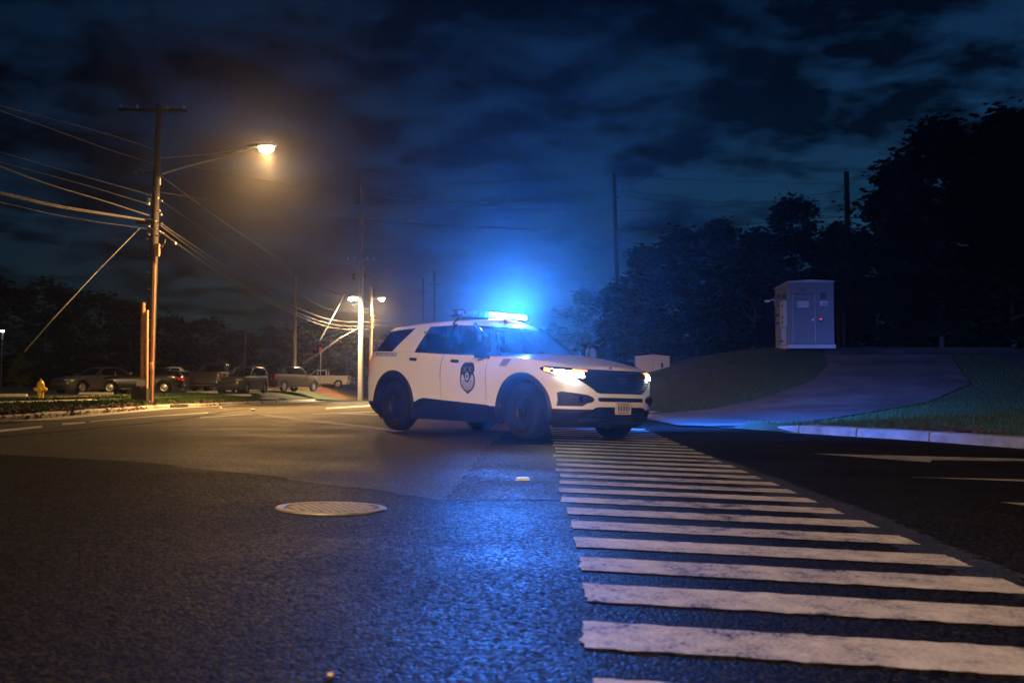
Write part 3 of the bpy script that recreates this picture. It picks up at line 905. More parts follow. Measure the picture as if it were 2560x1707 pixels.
def wheel(parent, x, y, r, wd, rimr, out, mats, seg=28, steer=0.0, name='wheel', style='steel'):
    """wheel with tyre and rim; out=-1 faces the car's right"""
    e = bpy.data.objects.new(name, None); COL.objects.link(e); e.parent = parent
    e.location = (x, y, r); e.rotation_euler = (0, 0, steer); e.empty_display_size = .1
    Mx = Matrix.Rotation(-math.pi / 2 * out, 4, 'X')           # local +z -> out
    h = wd / 2
    mb = MB(); mb.lathe([(rimr, -h * .8), (rimr + .03, -h), (r - .03, -h), (r - .008, -h * .8), (r, -h * .5), (r, h * .5), (r - .008, h * .8), (r - .03, h), (rimr + .045, h * 1.02), (rimr + .012, h * .94), (rimr, h * .8)], seg, Mx, close=False)
    mb.build('tyre', mats[0], e, smooth=True, angle=50)
    mb = MB()
    mb.lathe([(rimr, -h * .8), (rimr - .012, -h * .5), (rimr - .015, h * .55), (rimr + .008, h * .80), (rimr + .012, h * .93), (rimr - .004, h * .9), (rimr - .02, h * .55), (rimr - .03, h * .35),
              (rimr * .80, h * .30), (rimr * .70, h * .42), (rimr * .45, h * .62), (rimr * .34, h * .55), (.001, h * .55)], seg, Mx, close=False)
    rim = mb.build('rim', mats[1], e, smooth=True, angle=50)
    mb = MB(); mb.lathe([(rimr * .30, h * .5), (rimr * .30, h * .68), (rimr * .22, h * .76), (.001, h * .78)], 16, Mx, close=False)
    mb.build('hub_cap', mats[2], e, smooth=True)
    nh = 12 if style == 'steel' else 6
    for i in range(nh):                                         # vent holes as dark ovals set on the disc
        q = 2 * math.pi * i / nh; rr = rimr * .74
        c = Vector((rr * math.cos(q), rr * math.sin(q), h * .41))
        mb = MB(); ring = []
        for j in range(8):
            u = 2 * math.pi * j / 8
            d = Vector((math.cos(q), math.sin(q), 0)) * math.cos(u) * rimr * .065 + Vector((-math.sin(q), math.cos(q), 0)) * math.sin(u) * rimr * .11
            ring.append(Mx @ (c + d + Vector((0, 0, -d.dot(Vector((math.cos(q), math.sin(q), 0))) * .45 + .006))))
        mb.add(ring, [tuple(range(8))]); mb.build('vent_hole', mats[0], e)
        if i < 5:
            q2 = 2 * math.pi * i / 5 + .3; c2 = Mx @ Vector((rimr * .37 * math.cos(q2), rimr * .37 * math.sin(q2), h * .58)); c3 = Mx @ Vector((rimr * .37 * math.cos(q2), rimr * .37 * math.sin(q2), h * .70))
            mb = MB(); mb.cyl(c2, c3, .012, .011, 6); mb.build('lug_nut', mats[3], e)
    return e

def arch_ring(cx, cz, r0, r1, yfun, out, a0, a1, name, m, parent, lip=.025, n=30, squash=1.0):
    """wheel arch cladding that lies on the body side; yfun(x,z) half width"""
    rows = []
    for i in range(n + 1):
        q = a0 + (a1 - a0) * i / n; c, s_ = math.cos(q), math.sin(q)
        row = []
        for (r, dy) in ((r0, -.16), (r0, lip), (r0 + .01, lip + .006), (r1 - .01, lip), (r1, lip * .5), (r1 + .001, -.01)):
            x, z = cx + r * c, cz + r * s_ * squash
            row.append((x, out * (yfun(x, z) + dy), z))
        rows.append(row)
    mb = MB(); mb.grid(rows); return mb.build(name, m, parent, smooth=True, angle=60)

def decal_poly(poly, off, yfun, name, m, parent, out=-1, sub=.06):
    """polygon in (x,z) laid on the body side, triangulated finely enough to follow it"""
    bm = bmesh.new(); vs = [bm.verts.new((x, 0, z)) for x, z in poly]; f = bm.faces.new(vs)
    if sub:
        bmesh.ops.triangulate(bm, faces=bm.faces[:])
        for _ in range(4):
            es = [e for e in bm.edges if e.calc_length() > sub]
            if not es: break
            bmesh.ops.subdivide_edges(bm, edges=es, cuts=1); bmesh.ops.triangulate(bm, faces=bm.faces[:])
    bm.verts.ensure_lookup_table(); bm.verts.index_update()
    mb = MB(); mb.add([(v.co.x, out * (yfun(v.co.x, v.co.z) + off), v.co.z) for v in bm.verts], [[v.index for v in f.verts] for f in bm.faces]); bm.free()
    return mb.build(name, m, parent, smooth=True)

def front_poly(poly, off, xfun, name, m, parent, sub=.05, depth=0.0, rear=False):
    """polygon in (y,z) laid on the nose; with depth it gets a rim that stands off the surface"""
    sg = -1 if rear else 1
    bm = bmesh.new(); vs = [bm.verts.new((0, y, z)) for y, z in poly]; bm.faces.new(vs)
    if sub:
        bmesh.ops.triangulate(bm, faces=bm.faces[:])
        for _ in range(4):
            es = [e for e in bm.edges if e.calc_length() > sub]
            if not es: break
            bmesh.ops.subdivide_edges(bm, edges=es, cuts=1); bmesh.ops.triangulate(bm, faces=bm.faces[:])
    bm.verts.ensure_lookup_table(); bm.verts.index_update()
    mb = MB(); mb.add([(xfun(v.co.y, v.co.z) + off * sg, v.co.y, v.co.z) for v in bm.verts], [[v.index for v in f.verts] for f in bm.faces])
    if depth:
        n = len(poly); P = []
        for y, z in poly: P += [(xfun(y, z) + off * sg, y, z), (xfun(y, z) + (off - depth) * sg, y, z)]
        mb.add(P, [(2 * i, 2 * ((i + 1) % n), 2 * ((i + 1) % n) + 1, 2 * i + 1) for i in range(n)])
    bm.free()
    return mb.build(name, m, parent, smooth=True)

# ------------------------------------------------------------------ the patrol car
YAW = -0.849
fwd = Vector((math.cos(YAW), math.sin(YAW), 0)); lft = Vector((-math.sin(YAW), math.cos(YAW), 0))
sl = -0.027
fwd.z = sl * fwd.x; lft.z = sl * lft.x
fwd.normalize(); lft = (lft - fwd * lft.dot(fwd)).normalized(); upv = fwd.cross(lft)
CAR = empty('patrol_car', label='white patrol SUV with blue roof light bar flashing, standing across the crosswalk', cat='car')
ox, oy = -1.158, 16.333
CAR.matrix_world = Matrix(((fwd.x, lft.x, upv.x, ox), (fwd.y, lft.y, upv.y, oy), (fwd.z, lft.z, upv.z, zroad(ox) + .002), (0, 0, 0, 1)))

WB, TR = 3.025, .385
ztop = pw([-1.2, -.9, -.5, .4, 1.3, 2.0, 2.6, 3.0, 3.35, 3.6, 3.8, 3.95], [1.20, 1.24, 1.24, 1.215, 1.175, 1.15, 1.125, 1.105, 1.065, 1.02, .97, .93])
NT = 1.10
def zlow(x, t):
    return t if t <= .70 else .70 + (t - .70) * (ztop(x) - .70) / (NT - .70)
def tlow(x, z):
    return z if z <= .70 else .70 + (z - .70) * (NT - .70) / (ztop(x) - .70)
lw = pw([.18, .28, .40, .52, .66, .80, .90, .98, 1.05, 1.10], [.86, .925, .965, .968, .972, .985, .988, .975, .950, .925])
lxf = pw([.18, .26, .36, .46, .56, .66, .76, .86, .95, 1.03, 1.10], [3.78, 3.88, 3.93, 3.955, 3.965, 3.95, 3.94, 3.925, 3.89, 3.84, 3.74])
lxr = pw([.18, .30, .42, .55, .70, .85, 1.0, 1.10], [-.72, -.90, -1.0, -1.03, -1.04, -1.0, -.965, -.94])
LOW = Tier(lw, lxf, lxr, 2.28, .42, zlow, (6.5, 3), (9, 4))
def yb(x, z): return LOW.W(x, tlow(x, z))
def xfr(y, z): return LOW.F(y, min(1.1, z + (.0 if z < .7 else (z - .7) * .28)))
RA, FA = (0.0, .385), (WB, .385)
def not_arch(c):
    for ax, az in (RA, FA):
        if abs(c[1]) > .55 and math.hypot(c[0] - ax, (c[2] - az) * .98) < .475: return False
    return True
ts = [.44, .48, .52, .56, .60, .64, .68, .72, .76, .80, .84, .88, .91, .94, .97, 1.0, 1.03, 1.06, 1.08, 1.095, 1.10]
def door_of(c):
    if abs(c[1]) < .5 or c[2] > ztop(c[0]) - .004: return None
    for nm, a, b in (('r', .42, 1.245), ('f', 1.245, 2.28)):
        if a < c[0] < b and c[2] > .50: return (nm, c[1] > 0)
    return None
V, Fc, n, N = stack(LOW, ts, .05, 20, lambda c, a, b: not_arch(c))
groups = {}
for f in Fc:
    c = [sum(V[j][d] for j in f) / 4 for d in range(3)]
    groups.setdefault(door_of(c), []).append(f)
mb = MB(); mb.add(V, groups[None])
rows = cap(V, n, N, len(ts) - 1, lambda x: .075 * sstep(4.1, 3.0, x) + .012, 14)
mb.grid(rows)
mb.add([(.45, -.9, .3)], [])
body = mb.build('body', M['white_paint'], CAR, smooth=True, angle=40)
doors = {}
for kk, fs in groups.items():
    if kk is None: continue
    mb = MB(); idx = sorted({i for f in fs for i in f}); mp = {i: k for k, i in enumerate(idx)}
    cx = sum(V[i][0] for i in idx) / len(idx)
    xs_ = [V[i][0] for i in idx]; x0, x1 = min(xs_), max(xs_)
    def shr(p):
        x, y, z = p; g = .005
        if abs(x - x0) < 1e-4: x += g
        if abs(x - x1) < 1e-4: x -= g
        return (x, y * 1.002, z)
    mb.add([shr(V[i]) for i in idx], [tuple(mp[i] for i in f) for f in fs])
    doors[kk] = mb.build('door', M['white_paint'], CAR, smooth=True)
# lower cladding, chin and sills in black plastic
tl = [.20, .24, .28, .32, .36, .40, .44]
V2, F2, n2, N2 = stack(LOW, tl, .05, 20, lambda c, a, b: not_arch(c))
mb = MB(); mb.add(V2, F2); mb.build('lower_cladding', M['black_trim'], CAR, smooth=True)
mb = MB(); mb.box((1.5, 0, .34), (4.3, 1.45, .22)); mb.build('underbody', M['black_trim'], CAR)
for side in (-1, 1):
    # sill cladding panel with the raised step seen along the doors
    sp = [(.50, .20), (2.52, .20), (2.56, .36), (2.48, .42), (2.30, .455), (1.6, .485), (.90, .515), (.80, .52), (.70, .50), (.60, .46), (.50, .44)]
    decal_poly(sp, .012, yb, 'sill_cladding', M['black_trim'], CAR, side, .08)
    arch_ring(RA[0], RA[1], .455, .555, yb, side, R(-22), R(205), 'wheel_arch_trim', M['black_trim'], CAR, squash=.995)
    arch_ring(FA[0], FA[1], .455, .535, yb, side, R(-12), R(200), 'wheel_arch_trim', M['black_trim'], CAR, squash=.985)
    for ax in (0, WB):
        mb = MB(); rows = []
        for i in range(17):
            q = R(-10) + R(200) * i / 16
            rows.append([(ax + .47 * math.cos(q), side * yy_, .385 + .47 * math.sin(q)) for yy_ in (.96, .8, .6)])
        mb.grid(rows); mb.add([r[2] for r in rows], [tuple(range(17))]); mb.build('wheel_arch_liner', M['black_trim'], CAR)
    for ax, st in ((0, 0), (WB, R(-9))):
        wheel(CAR, ax, side * .835, TR, .255, .235, side, (M['rubber'], M['rim'], M['rim'], M['chrome']), 36, st)

# greenhouse
zrail = pw([-1.0, -.8, -.45, 0, .6, 1.15, 1.6, 2.2], [1.57, 1.60, 1.635, 1.665, 1.69, 1.70, 1.69, 1.69])
def zg(x, t): 
    b = ztop(x) - .012
    return b + (zrail(x) - b) * t
gw = pw([0, .25, .5, .75, .9, .97, 1.0], [.905, .865, .815, .758, .718, .69, .655])
gxf = pw([0, .5, .85, .95, 1.0], [2.78, 2.18, 1.74, 1.61, 1.52])
gxr = pw([0, .4, .8, .92, 1.0], [-.93, -.83, -.72, -.69, -.66])
GH = Tier(gw, gxf, gxr, 1.25, .3, zg, (5, 2.6), (8, 4))
def yg(x, z):
    b = ztop(x) - .012; t = (z - b) / (zrail(x) - b); return GH.W(x, min(1, max(0, t)))
tg = [0, .1, .2, .3, .4, .5, .6, .7, .78, .85]
Vg, Fg, ng, Ng = stack(GH, tg, .08, 16)
def is_ws(c): return c[0] > 1.25 and abs(c[1]) < GH.w(0) * .80 and c[0] > GH.F(c[1], .85) - .0 and abs(c[1]) < .66
def is_rw(c): return c[0] < -.5 and abs(c[1]) < .70
parts = {}
for f in Fg:
    c = [sum(Vg[j][d] for j in f) / 4 for d in range(3)]
    if abs(c[1]) < .62 + .16 * (1.7 - c[2]) / .6 and c[0] > 1.3: k = 'windscreen'
    elif c[0] < -.55 and abs(c[1]) < .68: k = 'rear_window'
    elif c[1] < 0: k = 'side_glass'
    else: k = 'side_glass_far'
    parts.setdefault(k, []).append(f)
for k, fs in parts.items():
    mb = MB(); idx = sorted({i for f in fs for i in f}); mp = {i: j for j, i in enumerate(idx)}
    mb.add([Vg[i] for i in idx], [tuple(mp[i] for i in f) for f in fs])
    mb.build({'side_glass_far': 'side_window', 'side_glass': 'side_window'}.get(k, k), M['veh_glass'], CAR, smooth=True)
tr_ = [.85, .89, .93, .96, .98, 1.0]
Vr, Fr, nr_, Nr = stack(GH, tr_, .08, 16)
mb = MB(); mb.add(Vr, Fr); rows = cap(Vr, nr_, Nr, len(tr_) - 1, lambda x: .055, 12); mb.grid(rows)
roof = mb.build('roof', M['white_paint'], CAR, smooth=True, angle=60)
# tailgate spoiler lip
mb = MB(); rows = []
for i in range(15):
    y = -.62 + 1.24 * i / 14; e = 1 - abs(y / .62) ** 6
    xb = -.64 - .15 * e * .9
    rows.append([(-.55, y, 1.655 + .035 * (1 - (y / .7) ** 2)), (xb, y, 1.60 + .03 * (1 - (y / .7) ** 2)), (xb + .015, y, 1.575 + .03 * (1 - (y / .7) ** 2)), (-.60, y, 1.575)])
mb.grid(rows); mb.build('roof_spoiler', M['white_paint'], CAR, smooth=True)
for side in (-1, 1):
    # body-colour rear pillar between rear door glass and quarter glass
    cp = [(-.16, 1.225), (.335, 1.215), (.37, 1.235), (.365, 1.28), (.60, 1.625), (.62, 1.66), (.22, 1.65), (.24, 1.59), (.02, 1.40), (-.13, 1.255)]
    cp = [(-.18, 1.222), (.44, 1.205), (.395, 1.235), (.385, 1.29), (.585, 1.605), (.63, 1.635), (.25, 1.625), (.275, 1.585), (.06, 1.40), (-.11, 1.255)]
    decal_poly(cp, .006, yg, 'rear_pillar', M['white_paint'], CAR, side, .07)
    # black pillars
    decal_poly([(1.20, 1.19), (1.31, 1.185), (1.28, 1.64), (1.18, 1.64)], .004, yg, 'centre_pillar', M['gloss_black'], CAR, side, .08)
    # window waist moulding
    decal_poly([(.40, 1.198), (2.35, 1.118), (2.35, 1.134), (.40, 1.216)], .007, yg, 'waist_moulding', M['gloss_black'], CAR, side, .1)
    # front pillar: rounded black strip along the windscreen edge
    pp = []
    for i in range(9):
        t = .02 + .86 * i / 8; y = gw(t) * .90; x = GH.F(y, t); pp.append(Vector((x + .004, side * y, zg(x, t) + .004)))
    mb = MB(); mb.tube(pp, .028, 8); mb.build('front_pillar', M['gloss_black'], CAR, smooth=True)
    # mirror
    mb = MB(); mb.box((2.20, side * 1.06, 1.185), (.13, .22, .155), Euler((0, 0, side * .12)).to_matrix(), .045)
    mir = mb.build('mirror', M['gloss_black'], CAR, smooth=True)
    mb = MB(); mb.prism([Vector((2.14, side * .93, 1.10)), Vector((2.30, side * .93, 1.10)), Vector((2.28, side * .93, 1.15)), Vector((2.16, side * .93, 1.16))], (0, 0, 0), (0, side * .09, .03)); mb.build('mirror_arm', M['gloss_black'], mir)
    # handles
    for k2, hx, hz in (('r', .52, 1.105), ('f', 1.56, 1.07)):
        yy_ = yb(hx, hz); mb = MB()
        mb.box((hx, side * (yy_ + .022), hz), (.20, .035, .045), Euler((0, .045, 0)).to_matrix(), .016)
        mb.build('handle', M['black_trim'], doors[(k2, side > 0)], smooth=True)
    # rear lamps: dark red housing that wraps the corner, with a lit edge
    tp = [(-.62, 1.165), (-.80, 1.18), (-.935, 1.185), (-.95, 1.0), (-.93, .95), (-.88, 1.04), (-.80, 1.08)]
    decal_poly(tp, .008, yb, 'tail_lamp', M['tail_red'], CAR, side, .03)
    rows = []
    for i in range(13):
        z = .94 + .24 * i / 12
        rows.append([(LOW.B(y_, tlow(-.9, z)) - .008, side * y_, z) for y_ in np.linspace(.60, .955 * LOW.w(tlow(-.9, z)), 10)])
    mb = MB(); mb.grid(rows); tlm = mb.build('tail_lamp', M['tail_red'], CAR, smooth=True)
    pts = []
    for (x, z) in ((-.885, 1.165), (-.925, 1.13), (-.935, 1.06), (-.935, .98)):
        pts.append(Vector((x, side * (yb(x, z) + .012), z)))
    mb = MB(); mb.tube(pts, .011, 6); mb.build('light_strip', M['tail_lit'], tlm)

# nose details ------------------------------------------------------
gp = [(-.60, .955), (-.50, .968), (.50, .968), (.60, .955), (.70, .83), (.45, .665), (.40, .655), (-.40, .655), (-.45, .665), (-.70, .83)]
grille = front_poly(gp, .008, xfr, 'grille', M['gloss_black'], CAR, .05, .02)
for j in range(9):                                              # horizontal grille bars, one part each
    z = .685 + j * .031; lim = float(np.interp(z, [.655, .83, .95], [.41, .66, .54]))
    mb = MB(); mb.tube([Vector((xfr(y, z) + .012, y, z)) for y in np.linspace(-lim, lim, 19)], .005, 5); mb.build('grille_bar', M['rim'], grille, smooth=True)
mb = MB(); rows = []
Mo = Matrix.Translation((xfr(0, .83) + .012, 0, .835)) @ Matrix.Rotation(math.pi / 2, 4, 'Y') @ Matrix.Diagonal((.045, .11, 1, 1))
mb.lathe([(1.0, 0), (1.0, .012), (.88, .018), (.001, .014)], 28, Mo, close=False)
mb.build('oval_emblem', M['rim'], grille, smooth=True)
mb = MB(); Mo2 = Matrix.Translation((xfr(0, .83) + .028, 0, .835)) @ Matrix.Rotation(math.pi / 2, 4, 'Y') @ Matrix.Diagonal((.040, .10, 1, 1))
mb.lathe([(1.0, 0), (1.0, .004), (.86, .004), (.86, 0)], 28, Mo2, close=False); mb.build('emblem_ring', M['chrome'], grille, smooth=True)
slot = front_poly([(-.43, .60), (.43, .60), (.44, .575), (.42, .548), (-.42, .548), (-.44, .575)], .006, xfr, 'bumper_slot', M['gloss_black'], CAR, .06, .015)
low = front_poly([(-.42, .475), (.42, .475), (.48, .46), (.66, .33), (.68, .28), (-.68, .28), (-.66, .33), (-.48, .46)], .012, xfr, 'lower_intake', M['gloss_black'], CAR, .05, .02)
for z in (.31, .345, .38, .415):
    mb = MB(); hw = np.interp(z, [.28, .47], [.63, .42])
    mb.tube([Vector((xfr(y, z) + .018, y, z)) for y in np.linspace(-hw, hw, 15)], .006, 5); mb.build('intake_bar', M['black_trim'], low)
mb = MB(); mb.tube([Vector((xfr(y, .262) + .02, y, .262)) for y in np.linspace(-.70, .70, 21)], .014, 6); mb.build('chin_bar', M['rim'], CAR, smooth=True)
# licence plate
pl_ = empty('licence_plate'); pl_.parent = CAR; pl_.location = (xfr(0, .46) + .03, 0, .462)
mb = MB(); mb.box((0, 0, 0), (.008, .315, .165), None, .003); mb.build('plate_panel', M['plate'], pl_)
for (y, z, w_, h_) in ((-.0, .055, .22, .012), (-.09, 0, .03, .07), (-.04, 0, .03, .07), (.01, 0, .03, .07), (.06, 0, .03, .07), (.105, 0, .02, .07), (0, -.058, .2, .012)):
    mb = MB(); mb.box((.0055, y, z), (.002, w_, h_)); mb.build('plate_mark', M['plate_ink'], pl_)
for side in (-1, 1):
    # fog lamp pocket
    fp = [(.885, .650), (.86, .668), (.60, .632), (.52, .60), (.50, .565), (.53, .535), (.60, .522), (.66, .482), (.885, .478)]
    fp = [(side * y, z) for y, z in (fp if side > 0 else fp[::-1])]
    fog = front_poly(fp, .006, xfr, 'fog_lamp_pocket', M['black_trim'], CAR, .05, .02)
    mb = MB(); mb.lathe([(.04, 0), (.045, .01), (.03, .014), (.001, .01)], 16, Matrix.Translation((xfr(.68, .58) + .004, side * .68, .575)) @ Matrix.Rotation(math.pi / 2, 4, 'Y'), close=False); mb.build('fog_lamp', M['gloss_black'], fog, smooth=True)
    # headlamp: dark housing over the corner (built on side for outer, on nose for inner part)
    def hp(u, v):                                              # u along the lamp from outer tip 0 to inner 1, v height 0..1
        ang = u
        # plan path: along the side from x=3.34 to corner, then along the nose to y=.52
        path = []
        zt = np.interp(u, [0, .15, 1], [1.005, 1.0, .957]); zb = np.interp(u, [0, .12, .35, .8, 1], [.965, .915, .872, .842, .875])
        z = zb + (zt - zb) * v
        t = tlow(3.5, z)
        yo = np.interp(u, [0, .25, .5, 1.0], [.965, .90, .80, .53])
        if u < .3:
            x = 3.33 + (LOW.F(.90 * LOW.w(t) / .988, t) - 3.33) * (u / .3); y = LOW.W(x, t)
        else:
            y0 = .90 * LOW.w(t) / .988; y = y0 + (.53 - y0) * (u - .3) / .7; x = LOW.F(y, t)
        return Vector((x + .010, side * (y + .008), z))
    mb = MB(); mb.grid([[hp(i / 24, j / 6) for j in range(7)] for i in range(25)])
    hl = mb.build('headlamp', M['gloss_black'], CAR, smooth=True)
    off = Vector((.006, side * .006, 0))
    mb = MB(); mb.grid([[hp(.30 + .55 * i / 10, .06 + .60 * j / 4) + off for j in range(5)] for i in range(11)]); mb.build('lit_lens', M['head_lit'], hl, smooth=True)
    mb = MB(); mb.grid([[hp(.10 + .13 * i / 6, .15 + .60 * j / 4) + off for j in range(5)] for i in range(7)]); mb.build('amber_marker', M['amber_lit'], hl, smooth=True)
    mb = MB(); mb.grid([[hp(.62 + .36 * i / 8, .76 + .16 * j / 2) + off for j in range(3)] for i in range(9)]); mb.build('amber_strip', M['amber_lit'], hl, smooth=True)
    for v in (.12, .62):
        mb = MB(); mb.grid([[hp(.245 + .035 * i / 2, v + .12 * j / 2) + off for j in range(3)] for i in range(3)]); mb.build('lit_segment', M['drl_lit'], hl)
# fender flag-like vent mark: stacked slanted strips
for i in range(8):
    z = 1.095 - i * .0125; x0 = 2.60 - (1.095 - z) * .55
    decal_poly([(x0, z), (x0 + .165, z - .002), (x0 + .160, z - .010), (x0 - .004, z - .008)], .004, yb, 'vent_mark', M['decal_navy'], CAR, -1, 0)
# shield emblem on the front door (right side of the car): layered flat shapes
def ell(cx, cz, rx, rz, n=20, a0=0, a1=2 * math.pi): return [(cx + rx * math.cos(a0 + (a1 - a0) * i / n), cz + rz * math.sin(a0 + (a1 - a0) * i / n)) for i in range(n)]
sx, sz = 1.875, .83
outer = [(0, -.235), (.09, -.18), (.15, -.13), (.172, -.06), (.170, .0), (.145, .06), (.14, .08), (.158, .10), (.155, .14), (.13, .185), (.10, .215), (.06, .222), (.03, .21), (0, .205)]
outer = outer + [(-x, z) for x, z in outer[::-1][1:-1]]
fd = doors[('f', False)]
shield = decal_poly([(sx + x, sz + z) for x, z in outer], .005, yb, 'shield_emblem', M['decal_navy'], CAR, -1, .05)
inner = [(0, -.19), (.08, -.155), (.13, -.11), (.145, -.05), (.138, .0), (.12, .045), (.095, .045), (.08, .0), (.05, -.03), (0, -.04)]
inner = inner + [(-x, z) for x, z in inner[::-1][1:-1]]
decal_poly([(sx + x, sz + z) for x, z in inner], .008, yb, 'shield_field', M['decal_white'], shield, -1, .05)
for k in range(5):
    r = .055 + .026 * k; z0 = sz + .012
    arc0 = [(sx + r * 1.05 * math.cos(a), z0 + r * math.sin(a)) for a in np.linspace(R(205), R(335), 14)]
    arc1 = [(sx + (r + .010) * 1.05 * math.cos(a), z0 + (r + .010) * math.sin(a)) for a in np.linspace(R(335), R(205), 14)]
    decal_poly(arc0 + arc1, .0095, yb, 'shield_arc', M['decal_navy'], shield, -1, 0)
decal_poly(ell(sx, sz + .02, .068, .085), .0105, yb, 'shield_seal', M['decal_navy'], shield, -1, 0)
decal_poly(ell(sx, sz + .02, .042, .058), .012, yb, 'shield_seal_centre', M['decal_white'], shield, -1, 0)
decal_poly(ell(sx, sz + .02, .018, .034), .0132, yb, 'shield_seal_mark', M['decal_navy'], shield, -1, 0)
for q in (-1, 1):
    decal_poly(ell(sx + q * .055, sz + .128, .015, .006), .008, yb, 'shield_star', M['decal_white'], shield, -1, 0)
    decal_poly([(sx + q * .012, sz + .15), (sx + q * .105, sz + .145), (sx + q * .10, sz + .1485), (sx + q * .012, sz + .1535)][::q], .008, yb, 'shield_line', M['decal_white'], shield, -1, 0)
decal_poly([(sx - .1, sz + .098), (sx + .1, sz + .098), (sx + .1, sz + .103), (sx - .1, sz + .103)], .008, yb, 'shield_line', M['decal_white'], shield, -1, 0)
decal_poly([(sx - .05, sz - .165), (sx + .05, sz - .165), (sx + .04, sz - .20), (sx - .04, sz - .20)], .0095, yb, 'shield_banner', M['decal_navy'], shield, -1, 0)
decal_poly([(sx - .035, sz - .174), (sx + .035, sz - .174), (sx + .03, sz - .184), (sx - .03, sz - .184)], .0108, yb, 'shield_banner_mark', M['decal_white'], shield, -1, 0)
# lettering on the rear quarter
def lettering(txt, x0, z0, height, width, m, parent, slant=.18, drop=0.0, off=.006):
    cu = bpy.data.curves.new('lettering', 'FONT'); cu.body = txt; cu.size = 1; cu.shear = slant; cu.resolution_u = 3
    cu.offset = 0.02
    to = bpy.data.objects.new('lettering_src', cu); COL.objects.link(to)
    bpy.context.view_layer.update()
    me = bpy.data.meshes.new_from_object(to.evaluated_get(bpy.context.evaluated_depsgraph_get()))
    bpy.data.objects.remove(to)
    xs = [v.co.x for v in me.vertices]; zs = [v.co.y for v in me.vertices]
    a, b, c, d = min(xs), max(xs), min(zs), max(zs)
    for v in me.vertices:
        u = (v.co.x - a) / (b - a); h = (v.co.y - c) / (d - c)
        x = x0 + u * width; z = z0 + h * height + drop * u
        v.co = (x, -(yb(x, z) + off), z)
    me.materials.append(m)
    o = bpy.data.objects.new('lettering', me); COL.objects.link(o); o.parent = parent
    return o
lettering('PROTECTIVE FORCE', -.60, 1.165, .062, .64, M['decal_navy'], body, .25, -.012)

# roof light bar ------------------------------------------------------
LB = empty('light_bar'); LB.parent = CAR; LB.location = (1.18, 0, 1.80)
mb = MB(); mb.box((0, 0, -.022), (.30, 1.36, .03), None, .012); mb.build('bar_base', M['black_trim'], LB, smooth=True)
mb = MB(); mb.box((0, 0, .058), (.27, 1.32, .018), None, .008); mb.build('bar_top', M['black_trim'], LB, smooth=True)
for side in (-1, 1):
    mb = MB(); mb.tube([Vector((0, side * .60, -.03)), Vector((0, side * .64, -.07)), Vector((0, side * .69, -.12)), Vector((0, side * .725, -.17))], .022, 8); mb.build('mounting_foot', M['black_trim'], LB)
seg = 10
for fx in (1, -1):
    for i in range(seg):
        y = -.60 + 1.20 * (i + .5) / seg
        lit = fx > 0 and y > -.07
        mb = MB(); mb.box((fx * .105, y, .02), (.06, 1.20 / seg - .006, .066), None, .008)
        mb.build('light_module', M['bar_lit'] if lit else M['bar_lens'], LB, smooth=True)
for side in (-1, 1):
    lit = side > 0
    for k, (dx, dy, a) in enumerate(((.075, .025, .6), (0, .05, 1.57), (-.075, .025, 2.5))):
        mb = MB(); mb.box((dx, side * (.615 + dy), .02), (.085, .04, .055), Euler((0, 0, -side * (1.0 if k == 0 else -1.0 if k == 2 else 0))).to_matrix(), .008)
        mb.build('light_module', M['bar_lit'] if lit and k < 2 else M['bar_lens'], LB, smooth=True)
for lx, ly in ((.24, .03), (.24, .26), (.22, .50)):
    beam(light('blue_flash', 'POINT', (lx, ly, .03), BLUE_W * .35, BLUE, LB, .05), 'fan', 20.0, .04)      # weak all-round fan
    # forward modules: narrow beams thrown level over the road ahead and to the right
    beam(light('blue_beam', 'POINT', (lx, ly, .03), BLUE_W * 15.0, (.015, .19, 1.0), LB, .05), 'cone', 80.0, 0.0, (.755, -.648, .055))
    beam(light('blue_beam', 'POINT', (lx, ly, .03), BLUE_W * .45, (.60, .66, 1.0), LB, .05), 'cone', 80.0, 0.0, (.755, -.648, .055))
# left-end modules: level beam to the far side of the street
beam(light('blue_beam', 'POINT', (.0, .80, .03), BLUE_W * 170, BLUE, LB, .05), 'cone', 40.0, 0.0, (-.25, .958, -.14))
beam(light('blue_beam', 'POINT', (.08, .80, .03), BLUE_W * 9, BLUE, LB, .05), 'cone', 22.0, 0.0, (.42, .89, -.17))
for side in (-1, 1):
    light('headlamp_glow', 'POINT', (3.86, side * .80, (.91)), 2, (.9, .95, 1.0), CAR, .05)
# pillar spotlight on the far side
sp = empty('spotlight'); sp.parent = CAR; sp.location = (2.42, .97, 1.26)
Ms = Matrix.Rotation(R(80), 4, 'Y')
mb = MB(); mb.lathe([(.001, -.08), (.05, -.07), (.085, -.02), (.09, .03), (.082, .045)], 20, Ms, close=False); mb.build('spotlight_shell', M['black_trim'], sp, smooth=True)
mb = MB(); mb.lathe([(.080, .040), (.001, .048)], 20, Ms, close=False); mb.build('spotlight_lens', M['bar_lens'], sp, smooth=True)
mb = MB(); mb.cyl((-.02, 0, -.02), (-.06, -.13, -.10), .015); mb.build('spotlight_arm', M['black_trim'], sp)

